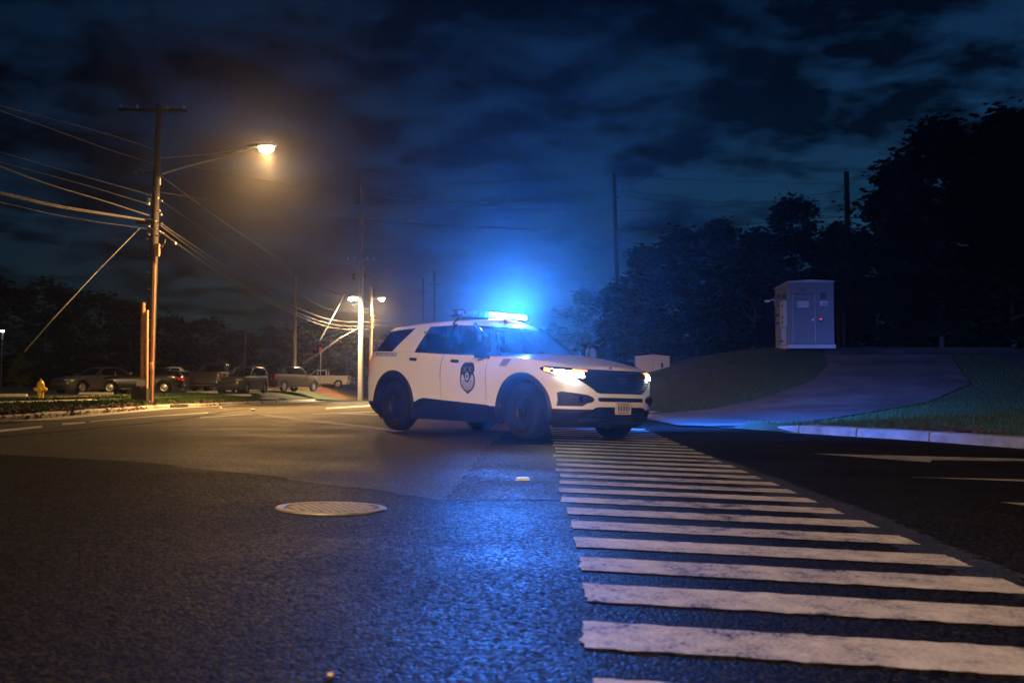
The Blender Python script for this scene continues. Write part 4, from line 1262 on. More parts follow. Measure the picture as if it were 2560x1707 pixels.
# cabin: seats, dash, wheel, laptop
def seat(x, y):
    e = empty('seat'); e.parent = CAR; e.location = (x, y, 0)
    mb = MB(); mb.box((0, 0, 1.10), (.13, .50, .60), Euler((0, -.20, 0)).to_matrix(), .05); mb.build('backrest', M['seat'], e, smooth=True)
    mb = MB(); mb.box((-.09, 0, 1.46), (.09, .27, .17), Euler((0, -.15, 0)).to_matrix(), .035); mb.build('headrest', M['seat'], e, smooth=True)
    for q in (-.05, .05):
        mb = MB(); mb.cyl((-.06, q, 1.34), (-.085, q, 1.42), .008); mb.build('headrest_post', M['chrome'], e)
seat(1.25, -.38); seat(1.25, .38); seat(.30, -.38); seat(.30, .38)
mb = MB(); rows = []
for i in range(9):
    y = -.74 + 1.48 * i / 8
    rows.append([(2.62, y, 1.13), (2.3, y, 1.17 + .03 * math.cos(y * 4)), (2.05, y, 1.165), (1.98, y, 1.08)])
mb.grid(rows); mb.build('dashboard', M['dash'], CAR, smooth=True)
Mw = Matrix.Translation((1.86, .38, 1.10)) @ Matrix.Rotation(R(-62), 4, 'Y')
mb = MB(); mb.lathe([(.17 + .016 * math.cos(a), .016 * math.sin(a)) for a in np.linspace(0, 2 * math.pi, 9)], 28, Mw, close=False); mb.build('steering_wheel', M['dash'], CAR, smooth=True)
lap = empty('laptop'); lap.parent = CAR; lap.location = (1.80, -.05, 1.16)
mb = MB(); mb.box((0, 0, .09), (.02, .30, .20), Euler((0, .2, 0)).to_matrix(), .006); mb.build('laptop_lid', M['dash'], lap)
mb = MB(); mb.box((-.014, 0, .09), (.004, .27, .17), Euler((0, .2, 0)).to_matrix()); mb.build('laptop_screen', M['screen'], lap)
mb = MB()
for i in range(9): mb.cyl((.86, -.6 + .15 * i, 1.15), (.80, -.58 + .145 * i, 1.62), .009, n=6)
mb.build('cage_partition', M['rim'], CAR)
# ------------------------------------------------------------------ parked vehicles
def paint(name, col, rough=.3, coat=1.0):
    return mat(name, col, rough, coat=coat, var=.03, vscale=2)
P_GREY = paint('dark_grey_paint', (.055, .055, .055)); P_BLACK = paint('black_paint', (.008, .008, .009), .25)
P_SILVER = paint('silver_paint', (.25, .25, .25)); P_WHITE = paint('white_truck_paint', (.78, .77, .75))
P_TAN = paint('grey_beige_paint', (.075, .072, .062)); P_BROWN = paint('dark_brown_paint', (.03, .02, .016)); P_BRONZE = paint('bronze_paint', (.045, .038, .028))
M['clear_lamp'] = mat('clear_lamp_lens', (.55, .50, .42), .2, spec=.6, var=.03)
M['red_lamp'] = mat('red_lamp_lens', (.55, .03, .02), .2, spec=.6, var=.03)

KINDS = {
 'sedan': dict(wb=2.8, f=3.75, r=-1.05, hw=.90, ztop=([-1.2, -1.0, -.3, 1.2, 2.1, 2.9, 3.5, 3.8], [.92, 1.0, 1.02, .98, .97, .90, .78, .70]),
               gx=([0, .5, .85, 1], [2.15, 1.65, 1.28, 1.1], [-.75, -.35, .0, .15]), gw=([0, .5, .85, 1], [.84, .74, .65, .56]), zr=([-.8, 0, .6, 1.2, 2], [1.38, 1.42, 1.44, 1.42, 1.42]), tr=.325, low=.17, cr=.9),
 'people_carrier': dict(wb=2.7, f=3.6, r=-.95, hw=.92, ztop=([-1.1, -.9, 0, 1.2, 2.1, 2.8, 3.4, 3.65], [1.10, 1.13, 1.12, 1.08, 1.06, 1.02, .92, .82]),
               gx=([0, .5, .85, 1], [2.35, 1.85, 1.45, 1.25], [-.85, -.72, -.60, -.5]), gw=([0, .5, .85, 1], [.86, .78, .70, .62]), zr=([-.8, 0, .6, 1.2, 2], [1.64, 1.68, 1.70, 1.68, 1.67]), tr=.345, low=.2, cr=.5),
 'pickup': dict(wb=3.65, f=4.65, r=-1.18, hw=1.0, ztop=([-1.3, -1.1, 1.15, 1.3, 2.9, 3.3, 4.2, 4.6], [1.22, 1.24, 1.26, 1.26, 1.22, 1.20, 1.14, 1.06]),
               gx=([0, .5, .85, 1], [3.25, 2.85, 2.50, 2.3], [1.22, 1.24, 1.28, 1.36]), gw=([0, .5, .85, 1], [.92, .84, .78, .70]), zr=([1.2, 1.6, 2.2, 3], [1.82, 1.84, 1.85, 1.83]), tr=.40, low=.32, cr=.5),
}
def simple_vehicle(kind, name, pm, loc, heading, label, cat, group=None):
    K = KINDS[kind]; e = empty(name, loc, (0, 0, math.atan2(heading[1], heading[0])), label, cat, group)
    zt = pw(*K['ztop']); NTk = 1.0; hw = K['hw']; lowz = K['low']
    zmid = .6
    def zf(x, t): return t if t <= zmid else zmid + (t - zmid) * (zt(x) - zmid) / (NTk - zmid)
    w = pw([lowz, .4, .6, .8, .92, 1.0], [hw * .93, hw * .985, hw, hw * .995, hw * .97, hw * .93])
    xf = pw([lowz, .4, .6, .8, .92, 1.0], [K['f'] - .12, K['f'], K['f'] - .01, K['f'] - .05, K['f'] - .11, K['f'] - .2])
    xr = pw([lowz, .4, .6, .8, .92, 1.0], [K['r'] + .10, K['r'], K['r'], K['r'] + .03, K['r'] + .06, K['r'] + .1])
    pk = kind == 'pickup'
    T = Tier(w, xf, xr, K['wb'] - .8, .7, zf, (8, 3.5) if pk else (6, 3), (14, 10) if pk else (7, 3.2))
    tr = K['tr']
    def na(c): return not any(abs(c[1]) > .5 and math.hypot(c[0] - ax, c[2] - tr) < tr + .07 for ax in (0, K['wb']))
    ts = [lowz, .3 if lowz < .3 else .36, .42, .5, .58, .66, .74, .82, .88, .93, .97, 1.0]
    V, Fc, n, N = stack(T, ts, .075, 10, lambda c, a, b: na(c))
    mb = MB(); mb.add(V, Fc)
    rows = cap(V, n, N, len(ts) - 1, lambda x: .04 if x > 1.3 or not pk else 0.0, 6)
    if pk:
        rows = [r for r in rows if r[0][0] > 1.2]
    mb.grid(rows); body = mb.build('body', pm, e, smooth=True, angle=40)
    if pk:
        mb = MB(); mb.box((.05, 0, .80), (2.3, 1.6, .05)); mb.box((1.18, 0, 1.0), (.06, 1.75, .45))
        for s_ in (-1, 1): mb.box((.05, s_ * .86, 1.04), (2.35, .10, .42))
        mb.box((-1.05, 0, 1.0), (.07, 1.74, .42)); mb.build('bed', pm, e)
    mb = MB(); mb.box((K['wb'] / 2, 0, lowz + .10), (K['wb'] + 1.3, hw * 1.5, .16)); mb.build('underbody', M['black_trim'], e)
    zr = pw(*K['zr']); gx = K['gx']
    def zg_(x, t): b = zt(x) - .01; return b + (zr(x) - b) * t
    G = Tier(pw(*K['gw']), pw(gx[0], gx[1]), pw(gx[0], gx[2]), (gx[1][3] + gx[2][3]) / 2 + .1, (gx[1][3] + gx[2][3]) / 2 - .1, zg_, (5, 2.8), (6, 3) if not pk else (10, 6))
    tg = [0, .2, .4, .6, .75, .85]
    Vg, Fg, ng, Ng = stack(G, tg, .12, 9)
    g3 = {}
    for f in Fg:
        c = [sum(Vg[j][d] for j in f) / 4 for d in range(3)]
        ynorm = abs(c[1]) / G.w(.4)
        k = 'windscreen' if ynorm < .78 and c[0] > G.xcf else 'rear_window' if ynorm < .78 and c[0] < G.xcr else 'side_window' if c[1] < 0 else 'side_window.'
        g3.setdefault(k, []).append(f)
    for k, fs in g3.items():
        mb = MB(); idx = sorted({i for f in fs for i in f}); mp = {i: j for j, i in enumerate(idx)}
        mb.add([Vg[i] for i in idx], [tuple(mp[i] for i in f) for f in fs]); mb.build(k.strip('.'), M['veh_glass'], e, smooth=True)
    tr2 = [.85, .92, .97, 1.0]
    Vr, Fr, nr2, Nr2 = stack(G, tr2, .12, 9)
    mb = MB(); mb.add(Vr, Fr); mb.grid(cap(Vr, nr2, Nr2, 3, lambda x: .03, 6)); mb.build('roof', pm, e, smooth=True, angle=60)
    def ygg(x, z):
        b = zt(x) - .01; return G.W(x, min(1, max(0, (z - b) / (zr(x) - b))))
    for s_ in (-1, 1):
        for (tA, frac) in ((0, .86),):
            pp = []
            for i in range(7):
                t = .9 * i / 6; y = G.w(t) * .86; x = G.F(y, t); pp.append(Vector((x, s_ * y, zg_(x, t))))
            mb = MB(); mb.tube(pp, .035, 6); mb.build('front_pillar', pm, e, smooth=True)
            pp = []
            for i in range(7):
                t = .9 * i / 6; y = G.w(t) * .88; x = G.B(y, t); pp.append(Vector((x, s_ * y, zg_(x, t))))
            mb = MB(); mb.tube(pp, .06 if not pk else .09, 6); mb.build('rear_pillar', pm, e, smooth=True)
        mx = (gx[1][0] + gx[2][0]) / 2 - .05
        pp = [Vector((mx - .15 * t_, s_ * (ygg(mx, zg_(mx, t_)) + .004), zg_(mx, t_))) for t_ in (0, .3, .6, .9)]
        mb = MB(); mb.tube(pp, .035, 6); mb.build('centre_pillar', pm if pk else M['gloss_black'], e, smooth=True)
        for ax in (0, K['wb']):
            q = empty('wheel'); q.parent = e; q.location = (ax, s_ * (hw - .125), tr)
            Mx = Matrix.Rotation(-math.pi / 2 * s_, 4, 'X')
            mb = MB(); mb.lathe([(tr * .62, -.1), (tr - .02, -.11), (tr, -.07), (tr, .07), (tr - .02, .11), (tr * .64, .10), (tr * .62, .06)], 20, Mx, close=False); mb.build('tyre', M['rubber'], q, smooth=True)
            mb = MB(); mb.lathe([(tr * .62, .06), (tr * .5, .05), (tr * .3, .075), (.001, .08)], 16, Mx, close=False); mb.build('rim', M['steel'], q, smooth=True)
        # lamps, mirror, handles
        zl = zt(K['f'] - .25) - .12
        mb = MB(); mb.grid([[(T.F(y, .86) + .012, s_ * y, z) for z in (zl - .09, zl, zl + .06)] for y in np.linspace(hw * .55, hw * .90, 6)]); mb.build('headlamp', M['clear_lamp'], e)
        zb_ = zt(K['r'] + .1) - (.22 if not pk else .20)
        hh = .10 if not pk else .17
        mb = MB(); mb.grid([[(T.B(y, .8) - .012, s_ * y, z) for z in (zb_ - hh, zb_, zb_ + hh)] for y in np.linspace(hw * (.62 if not pk else .86), hw * .955, 5)])
        mb.add([(K['r'] + .02, s_ * (hw + .012), zb_ - hh), (K['r'] + .16, s_ * (hw + .012), zb_ - hh), (K['r'] + .16, s_ * (hw + .012), zb_ + hh), (K['r'] + .02, s_ * (hw + .012), zb_ + hh)], [(0, 1, 2, 3)])
        mb.build('tail_lamp', M['red_lamp'], e)
        mb = MB(); xm = gx[1][0] - .42; mb.box((xm, s_ * (hw + .07), zt(xm) + .10), (.12, .2, .15), None, .04); mb.build('mirror', pm, e, smooth=True)
        for hx in (mx + .25, mx - .75):
            if hx > .5: mb = MB(); mb.box((hx, s_ * (hw + .012), zt(hx) - .13), (.18, .03, .03), None, .01); mb.build('handle', M['chrome'], e)
    mb = MB(); mb.grid([[(T.F(y, .7) + .010, y, z) for z in (.50, .58, .66)] for y in np.linspace(-hw * .5, hw * .5, 8)]); mb.build('grille', M['gloss_black'], e)
    mb = MB(); mb.tube([Vector((T.F(y, .45) + .03, y, .43)) for y in np.linspace(-hw * .85, hw * .85, 11)], .06 if pk else .04, 6); mb.build('front_bumper', M['chrome'] if pk else pm, e, smooth=True)
    mb = MB(); mb.tube([Vector((T.B(y, .45) - .03, y, .45)) for y in np.linspace(-hw * .85, hw * .85, 11)], .07 if pk else .04, 6); mb.build('rear_bumper', M['chrome'] if pk else pm, e, smooth=True)
    for s_ in (-1, 1):
        mb = MB(); mb.box((K['wb'] / 2 + .05, s_ * (hw + .005), lowz + .07), (K['wb'] - 1.2, .06, .06), None, .015); mb.build('side_step', M['chrome'] if kind != 'sedan' else pm, e)
    return e

def park(kind, name, pm, px, D, heading, label, cat, dx=0):
    q = at(px, 985, D); z = zground(q.x, D) + .014
    return simple_vehicle(kind, name, pm, (q.x + dx, D, z), heading, label, cat, 'vehicles in the parking lot')
park('sedan', 'parked_saloon', P_GREY, 283, 56, (-.45, -.89), 'dark grey saloon left of the power pole, nose to the left', 'car')
park('sedan', 'parked_saloon', P_BLACK, 412, 56, (-.96, -.28), 'black saloon half hidden by the power pole base', 'car')
park('sedan', 'parked_saloon', P_SILVER, 425, 72, (.93, -.36), 'silver saloon low between the black saloon and the dark pickup', 'car')
park('pickup', 'parked_pickup', P_WHITE, 492, 84, (-.98, -.2), 'white pickup bed showing behind the silver saloon', 'pickup')
park('pickup', 'parked_pickup', P_BROWN, 522, 62, (-.10, .99), 'dark brown pickup with its tailgate to the street, left of the people carrier', 'pickup')
park('people_carrier', 'people_carrier', P_TAN, 630, 64, (-.16, -.987), 'grey beige people carrier parked nose to the street', 'car')
park('pickup', 'parked_pickup', P_BRONZE, 684, 72, (.40, .917), 'dark bronze pickup right of the people carrier, tail lamp showing', 'pickup')
park('pickup', 'parked_pickup', P_WHITE, 848, 105, (-1, -.03), 'white pickup seen from the side, by the tall lit pole', 'pickup')
# small open trailer behind the white pickup
q = at(884, 985, 104.5); tl_ = empty('utility_trailer', (q.x, 104.5, zground(q.x, 104.5) + .01), (0, 0, R(3)), 'small dark open trailer right of the white pickup', 'trailer')
mb = MB(); mb.box((0, 0, .55), (1.3, 1.3, .08)); mb.build('trailer_floor', M['iron_dark'], tl_)
for x in (-.6, 0, .6):
    for y in (-.62, .62): mb = MB(); mb.cyl((x, y, .55), (x, y, 1.25), .03, n=6); mb.build('trailer_post', M['steel'], tl_)
for z in (.85, 1.22):
    for y in (-.62, .62): mb = MB(); mb.cyl((-.62, y, z), (.62, y, z), .025, n=6); mb.build('trailer_rail', M['steel'], tl_)
for y in (-.7, .7):
    mb = MB(); mb.lathe([(.15, -.08), (.30, -.09), (.32, 0), (.30, .09), (.15, .08), (.001, .06)], 16, Matrix.Translation((0, y, .32)) @ Matrix.Rotation(math.pi / 2, 4, 'X')); mb.build('trailer_wheel', M['rubber'], tl_, smooth=True)
mb = MB(); mb.cyl((-.65, 0, .5), (-1.3, 0, .45), .05); mb.build('drawbar', M['iron_dark'], tl_)
# ================================================================== STREET FURNITURE
# fire hydrant
hp_ = at(101, 1003, 33); HX = hp_.x
hyd = empty('fire_hydrant', (HX, 33, zground(HX, 33) - .01), (0, 0, R(10)), 'yellow fire hydrant on the grass verge at the far left', 'hydrant')
mb = MB(); mb.lathe([(.15, 0), (.15, .04), (.105, .05), (.10, .09), (.10, .42), (.125, .43), (.125, .47), (.10, .48)], 24); mb.build('barrel', M['hydrant'], hyd, smooth=True, angle=50)
mb = MB(); mb.lathe([(.118, .475), (.122, .50), (.115, .55), (.085, .61), (.045, .645), (.042, .66), (.001, .66)], 24); mb.build('bonnet', M['hydrant'], hyd, smooth=True, angle=60)
mb = MB(); mb.lathe([(.028, .655), (.030, .71), (.001, .712)], 5); mb.build('operating_nut', M['hydrant'], hyd)
for a in (0, math.pi):
    Mh = Matrix.Translation((0, 0, .37)) @ Matrix.Rotation(a, 4, 'Z') @ Matrix.Rotation(math.pi / 2, 4, 'Y')
    mb = MB(); mb.lathe([(.05, .08), (.05, .13), (.062, .135), (.062, .18), (.025, .19), (.022, .215), (.001, .215)], 16, Mh, close=False); mb.build('side_outlet', M['hydrant'], hyd, smooth=True, angle=50)
mb = MB(); mb.lathe([(.07, .08), (.07, .14), (.085, .145), (.085, .19), (.03, .20), (.001, .225)], 18, Matrix.Translation((0, 0, .35)) @ Matrix.Rotation(math.pi / 2, 4, 'X'), close=False); mb.build('pumper_outlet', M['hydrant'], hyd, smooth=True, angle=50)
mb = MB()
for i in range(8):
    q = 2 * math.pi * i / 8; mb.cyl((.132 * math.cos(q), .132 * math.sin(q), .035), (.132 * math.cos(q), .132 * math.sin(q), .06), .012, n=6)
mb.build('flange_bolts', M['hydrant'], hyd)

def cobra(parent, p, d, lens, power, col, rad=.14, scale=1.0, emit_down=.12, kbeam=.6, floor=.05):
    """cobra-head luminaire: p position of the lens centre, d unit direction of the arm (pointing outwards)"""
    d = Vector(d).normalized(); r = Vector((-d.y, d.x, 0)); u = Vector((0, 0, 1))
    def pt(a, b, c): return Vector(p) + d * a * scale + r * b * scale + u * c * scale
    rows = []
    for a, w, zt_, zb in ((-.42, .05, .10, .04), (-.30, .09, .13, .03), (-.15, .14, .15, .02), (.05, .17, .15, .02), (.22, .15, .13, .02), (.32, .08, .09, .03), (.35, .02, .06, .045)):
        rows.append([pt(a, -w, zb), pt(a, -w * .8, (zt_ + zb) / 2 + .02), pt(a, 0, zt_), pt(a, w * .8, (zt_ + zb) / 2 + .02), pt(a, w, zb), pt(a, 0, zb), pt(a, -w, zb)])
    mb = MB(); mb.grid(rows); head = mb.build('lamp_head', M['steel'], parent, smooth=True)
    mb = MB(); rows = []
    for k in range(5):
        q = k / 4 * math.pi / 2
        rows.append([pt(.08 + .20 * math.cos(q) * math.cos(t), .150 * math.cos(q) * math.sin(t), .015 - .15 * math.sin(q)) for t in np.linspace(0, 2 * math.pi, 17)])
    mb.grid(rows); mb.build('lamp_lens', lens, parent, smooth=True)
    beam(light('lamp_light', 'POINT', pt(.08, 0, -emit_down - .10), power, col, parent, rad), 'down', kbeam, floor)

def utility_pole(name, px, D, top_py, base_z, r0, r1, m, label, lean=0.0):
    q = at(px, 985, D); t = at(px, top_py, D)
    e = empty(name, (q.x, D, base_z), (0, 0, 0), label, 'utility pole', 'utility poles along the street')
    h = t.z - base_z
    mb = MB(); mb.tube([Vector((lean * h * i / 8, 0, h * i / 8 - (.3 if i == 0 else 0))) for i in range(9)], [r0 + (r1 - r0) * i / 8 for i in range(9)], 14)
    mb.build('post', m, e, smooth=True, angle=60)
    return e, h, q.x
def insulator(parent, loc, s=1.0):
    mb = MB(); mb.lathe([(.015 * s, 0), (.05 * s, .01), (.055 * s, .035 * s), (.03 * s, .045 * s), (.05 * s, .06 * s), (.045 * s, .10 * s), (.02 * s, .13 * s), (.001, .135 * s)], 10, Matrix.Translation(loc), close=False)
    mb.build('insulator', M['porcelain'], parent, smooth=True)
def crossarm(parent, z, half, y=-.16, tilt=0.0, w=.12, m=None, ins=(-.92, -.45, .45, .92)):
    mb = MB(); mb.box((0, y, z), (2 * half, .10, w), Euler((0, tilt, 0)).to_matrix(), .008); arm = mb.build('crossarm', m or M['wood_pole'], parent)
    for s_ in (-1, 1):
        mb = MB(); mb.cyl((s_ * half * .45, y - .06, z - .03), (0, y - .01, z - .55), .018, n=6); mb.build('arm_brace', M['iron_dark'], parent)
    for f_ in ins: insulator(parent, (f_ * half, y, z + w / 2 - f_ * half * math.tan(tilt)), 1.2)

# pole A, nearest, with the lit street lamp
DA = 41.0
pa, hA, XA = utility_pole('utility_pole', 372, DA, 262, zground(at(372, 985, DA).x, DA), .20, .13, M['wood_pole'], 'nearest wooden utility pole, carrying the lit street lamp', lean=.016)
def la(px, py, dy=0.0):      # pixel to pole-local point at the pole's distance
    q = at(px, py, DA + dy); return Vector((q.x - XA, dy, q.z - pa.location.z))
crossarm(pa, la(395, 279).z, 1.42, -.18, .02)
lampP = la(660, 372)
mb = MB(); arm = [la(405, 436, -.1), la(420, 430, -.1), la(480, 413, -.1), la(540, 398, -.1), la(590, 381, -.1), la(622, 374, -.1), lampP + Vector((-.38, -.1, .06))]
mb.tube(arm, .035, 8); mb.build('lamp_arm', M['steel'], pa, smooth=True)
mb = MB(); mb.tube([la(402, 396, -.1), la(500, 388, -.1), la(610, 373, -.1)], .014, 6); mb.build('arm_stay', M['steel'], pa)
cobra(pa, lampP + Vector((0, -.1, 0)), (1, -.15, 0), M['sodium'], LAMP_NEAR, WARM, .18, 1.6, kbeam=2.2, floor=.002)
mb = MB(); mb.cyl(la(399, 445, -.2), la(399, 463, -.2), .05, n=8); mb.build('arm_bracket', M['steel'], pa)
# unlit luminaire on the other side
mb = MB(); mb.tube([la(385, 434), la(366, 430), la(360, 429)], .025, 6); mb.build('short_arm', M['iron_dark'], pa)
mb = MB(); c = la(346, 428); mb.lathe([(.001, .12), (.09, .10), (.22, -.02), (.23, -.06), (.15, -.07), (.10, -.14), (.001, -.15)], 16, Matrix.Translation(c)); mb.build('unlit_lamp', M['iron_dark'], pa, smooth=True)
# hardware clusters that catch the light
for (px, py, w, h_) in ((372, 487, .22, .03), (371, 505, .10, .28), (393, 495, .12, .09), (402, 503, .14, .06), (396, 528, .14, .05), (401, 537, .12, .06), (372, 548, .3, .04), (388, 553, .10, .05), (371, 566, .12, .05),
                        (372, 585, .08, .1), (368, 597, .12, .08), (400, 558, .2, .05), (397, 578, .12, .05), (405, 583, .14, .05), (393, 590, .18, .06), (437, 608, .10, .10), (385, 573, .22, .04)):
    c = la(px, py, -.24); mb = MB(); mb.box(c, (w, .12, h_), Euler((0, random.uniform(-.15, .15), 0)).to_matrix(), .012); mb.build('pole_hardware', M['porcelain'] if w < .15 else M['steel'], pa)
mb = MB(); mb.box(la(358, 556, -.1), (.62, .12, .16), None, .02); mb.build('splice_bracket', M['wood_pole'], pa)
mb = MB(); mb.box(la(393, 625, -.2), (.19, .16, .52), None, .015); mb.build('meter_box', M['guard'], pa)
mb = MB(); mb.tube([la(398, 620, -.2), la(405, 617, -.2), la(411, 608, -.2), la(413, 598, -.2)], .03, 6); mb.build('drip_loop', M['cable_pale'], pa)
# conduits up the post and their footing
zb0 = -.05
mb = MB(); c0, c1 = la(357, 930, -.32), la(358, 757, -.32); mb.cyl((c0.x, c0.y, zb0), c1, .085, .085, 12); mb.build('cable_guard', M['conduit'], pa, smooth=True)
mb = MB(); c0, c1 = la(368, 930, -.36), la(368, 775, -.36); mb.cyl((c0.x, c0.y, zb0), c1, .06, .06, 12); mb.build('cable_guard', M['guard'], pa, smooth=True)
mb = MB(); c0, c1 = la(381, 930, -.22), la(388, 650, -.2); mb.cyl((c0.x, c0.y, zb0), c1, .045, .04, 10); mb.build('conduit', M['conduit'], pa, smooth=True)
mb = MB(); mb.lathe([(.05, -.14), (.075, -.10), (.075, .14), (.05, .16)], 12, Matrix.Translation(la(379, 916, -.25))); mb.build('conduit_coupling', M['guard'], pa, smooth=True)
mb = MB(); a = la(350, 958, -.35); mb.box((la(361, 960).x, -.34, la(361, 957).z), (.36, .14, .26), None, .01); mb.build('guard_collar', M['plate'], pa)
mb = MB(); mb.box((la(361, 985).x, -.36, .24), (.62, .55, .62), None, .02); mb.build('footing_box', M['wood_pole'], pa)
for py in (640, 681, 722, 800, 850): mb = MB(); mb.box(la(372, py, -.19), (.10, .03, .035)); mb.build('step_bolt', M['steel'], pa)
# brace strut down to the left
mb = MB(); mb.tube([la(350, 570, -.1), la(240, 682, -2), la(130, 800, -4), la(60, 880, -5)], .02, 8); mb.build('guy_strut', M['cable'], pa)

# pole B and C with lamps, far side of the lot entrance
DB = 78.0
pb, hB, XB = utility_pole('utility_pole', 901, DB, 458, 0.05, .22, .15, M['wood_grey'], 'tall pale utility pole behind the patrol car, lit by its own lamp')
def lb(px, py, dy=0.0):
    q = at(px, py, DB + dy); return Vector((q.x - XB, dy, q.z - pb.location.z))
crossarm(pb, lb(900, 651).z, 1.12, -.2, 0, .10, M['wood_grey'])
mb = MB(); mb.box(lb(891, 509, -.2), (.35, .15, .2), None, .02); mb.build('pole_bracket', M['iron_dark'], pb)
crossarm(pb, lb(880, 683).z, .7, -.2, 0, .08, M['wood_grey'], ())
mb = MB(); mb.lathe([(.14, -.25), (.16, -.2), (.16, .25), (.05, .3)], 12, Matrix.Translation(lb(886, 692, -.3))); mb.build('transformer', M['iron_dark'], pb, smooth=True)
cobra(pb, lb(889, 745, -1.0), (-.5, -1, 0), M['sodium_far'], LAMP_FAR, WARM2, .2, 1.5, kbeam=1.2, floor=.01)
mb = MB(); mb.tube([lb(904, 752, -.1), lb(899, 744, -.6), lb(893, 741, -.9)], .04, 6); mb.build('lamp_arm', M['steel'], pb)
mb = MB(); mb.box(lb(877, 748, -1.2), (.34, .2, .26), None, .05); mb.build('flood_lamp', M['cool_lens'], pb)
mb = MB(); mb.tube([lb(862, 735, -.2), lb(845, 768, -.6), lb(822, 810, -1.5), lb(800, 850, -2.2)], .05, 8); mb.build('guy_strut', M['cable_pale'], pb)
mb = MB(); mb.tube([lb(900, 818, -.2), lb(850, 845, -1.5), lb(800, 882, -2.5), lb(755, 910, -3.2)], .03, 6); mb.build('guy_wire', M['cable_pale'], pb)
DC = 88.0
pc, hC, XC = utility_pole('utility_pole', 926, DC, 716, .05, .17, .13, M['wood_grey'], 'shorter utility pole just right of the tall lit one, lamp on its right')
def lc(px, py, dy=0.0):
    q = at(px, py, DC + dy); return Vector((q.x - XC, dy, q.z - pc.location.z))
mb = MB(); mb.tube([lc(926, 750), lc(935, 746), lc(945, 744)], .04, 6); mb.build('lamp_arm', M['steel'], pc)
cobra(pc, lc(951, 747, -.2), (1, -.5, 0), M['sodium_far'], LAMP_FAR * .55, WARM, .2, 1.5, kbeam=1.2, floor=.01)
for py in (790, 799, 806, 818): mb = MB(); mb.box(lc(930, py, -.2), (.4, .15, .14), None, .03); mb.build('pole_hardware', M['porcelain'], pc)
# other poles
DD, DE = 72.0, 64.0
pd, hD, XD = utility_pole('utility_pole', 1549, DD, 434, 1.2, .19, .14, M['wood_pole'], 'bare utility pole right of centre, above the patrol car bonnet', lean=-.02)
q = at(1545, 495, DD); mb = MB(); mb.box((q.x - XD - .12, -.2, q.z - 1.2), (.3, .15, .12), None, .02); mb.build('pole_bracket', M['iron_dark'], pd)
mb = MB(); c = at(1554, 830, DD); mb.box((c.x - XD + .02, -.23, c.z - 1.2), (.16, .05, 1.2), None, .01); mb.build('cable_guard', M['steel'], pd)
pe, hE, XE = utility_pole('utility_pole', 2126, DE, 430, zground(at(2126, 985, DE).x, DE), .21, .16, M['wood_pole'], 'dark utility pole among the trees, right of the equipment shelter')
c = at(2143, 812, DE); mb = MB(); mb.box((c.x - XE - .1, -.25, c.z - pe.location.z), (.30, .02, .62)); mb.build('yellow_marker', M['yellow_sign'], pe)
for (px, D, tp, nm) in ((736, 96, 690, 'thin pole standing left of the white pickup'), (612, 120, 822, 'short thin pole far off above the people carrier'),
                        (1057, 150, 695, 'distant utility pole, left one of the pair behind the patrol car'), (1085, 135, 677, 'distant utility pole, right one of the pair behind the patrol car')):
    e, h, x = utility_pole('utility_pole', px, D, tp, .9, .16, .12, M['wood_grey'] if px < 800 else M['wood_pole'], nm)
    if px > 1000:
        crossarm(e, h - (2.2 if px < 1070 else 1.9), .95, -.18, 0, .1, None, ())
# small sign on a post near the far lot
q = at(802, 875, 90); e = empty('street_sign', (q.x, 90, zground(q.x, 90)), label='small red sign on a thin post left of the tall lit pole', cat='sign')
mb = MB(); mb.cyl((0, 0, 0), (0, 0, q.z - zground(q.x, 90) + .25), .03, n=8); mb.build('post', M['steel'], e)
mb = MB(); mb.box((0, -.04, q.z - zground(q.x, 90)), (.26, .015, .48), None, .004); mb.build('sign_panel', M['red_sign'], e)
# distant cool street lamps
for (px, py, D, lbl) in ((6, 828, 120, 'far cool white street lamp at the left edge'), (1504, 874, 150, 'tiny far lamp above the bonnet, left of the small cabinet')):
    q = at(px, py, D); zb_ = zground(q.x, D)
    e = empty('street_lamp', (q.x, D, zb_), label=lbl, cat='street lamp', group='far street lamps')
    h = q.z - zb_
    mb = MB(); mb.cyl((0, 0, -.2), (0, 0, h), .07, .05, 8); mb.build('post', M['steel'], e)
    mb = MB(); mb.box((0, -.2, h + .1), (.5, .6, .08), None, .02); mb.build('lamp_head', M['steel'], e)
    mb = MB(); mb.box((0, -.2, h + .02), (.42, .5, .10), None, .03); mb.build('lamp_lens', M['cool_lens'], e)

# ------------------------------------------------------------------ overhead wires
def wire(pts, r, m, label, n=26):
    P = [at(*p) for p in pts]; k = len(P)
    # smooth curve through the points (quadratic/Catmull-Rom)
    out = []
    for i in range(k - 1):
        p0, p1, p2, p3 = P[max(i - 1, 0)], P[i], P[i + 1], P[min(i + 2, k - 1)]
        for j in range(n // (k - 1) + 1):
            t = j / (n // (k - 1) + 1)
            out.append(.5 * ((2 * p1) + (p2 - p0) * t + (2 * p0 - 5 * p1 + 4 * p2 - p3) * t * t + (3 * p1 - p0 - 3 * p2 + p3) * t ** 3))
    out.append(P[-1])
    mb = MB(); mb.tube(out, r * .8, 5)
    o = mb.build('overhead_cable', m, smooth=True); setp(o, label, 'cable', 'overhead cables')
CPm, CBm = M['cable_pale'], M['cable']
wire([(-500, 365, 14), (0, 481, 24), (160, 517, 31), (362, 549, DA - .3)], .034, CPm, 'thick pale cable, upper of the tight pair entering from the left')
wire([(-500, 372, 14), (0, 484, 24), (160, 521, 31), (362, 551, DA - .4)], .030, CPm, 'thick pale cable, lower of the tight pair entering from the left')
wire([(-400, 255, 14), (0, 416, 24), (130, 464, 30), (260, 503, 36), (375, 540, DA - .2)], .032, CPm, 'single pale lumpy cable above the tight pair at left')
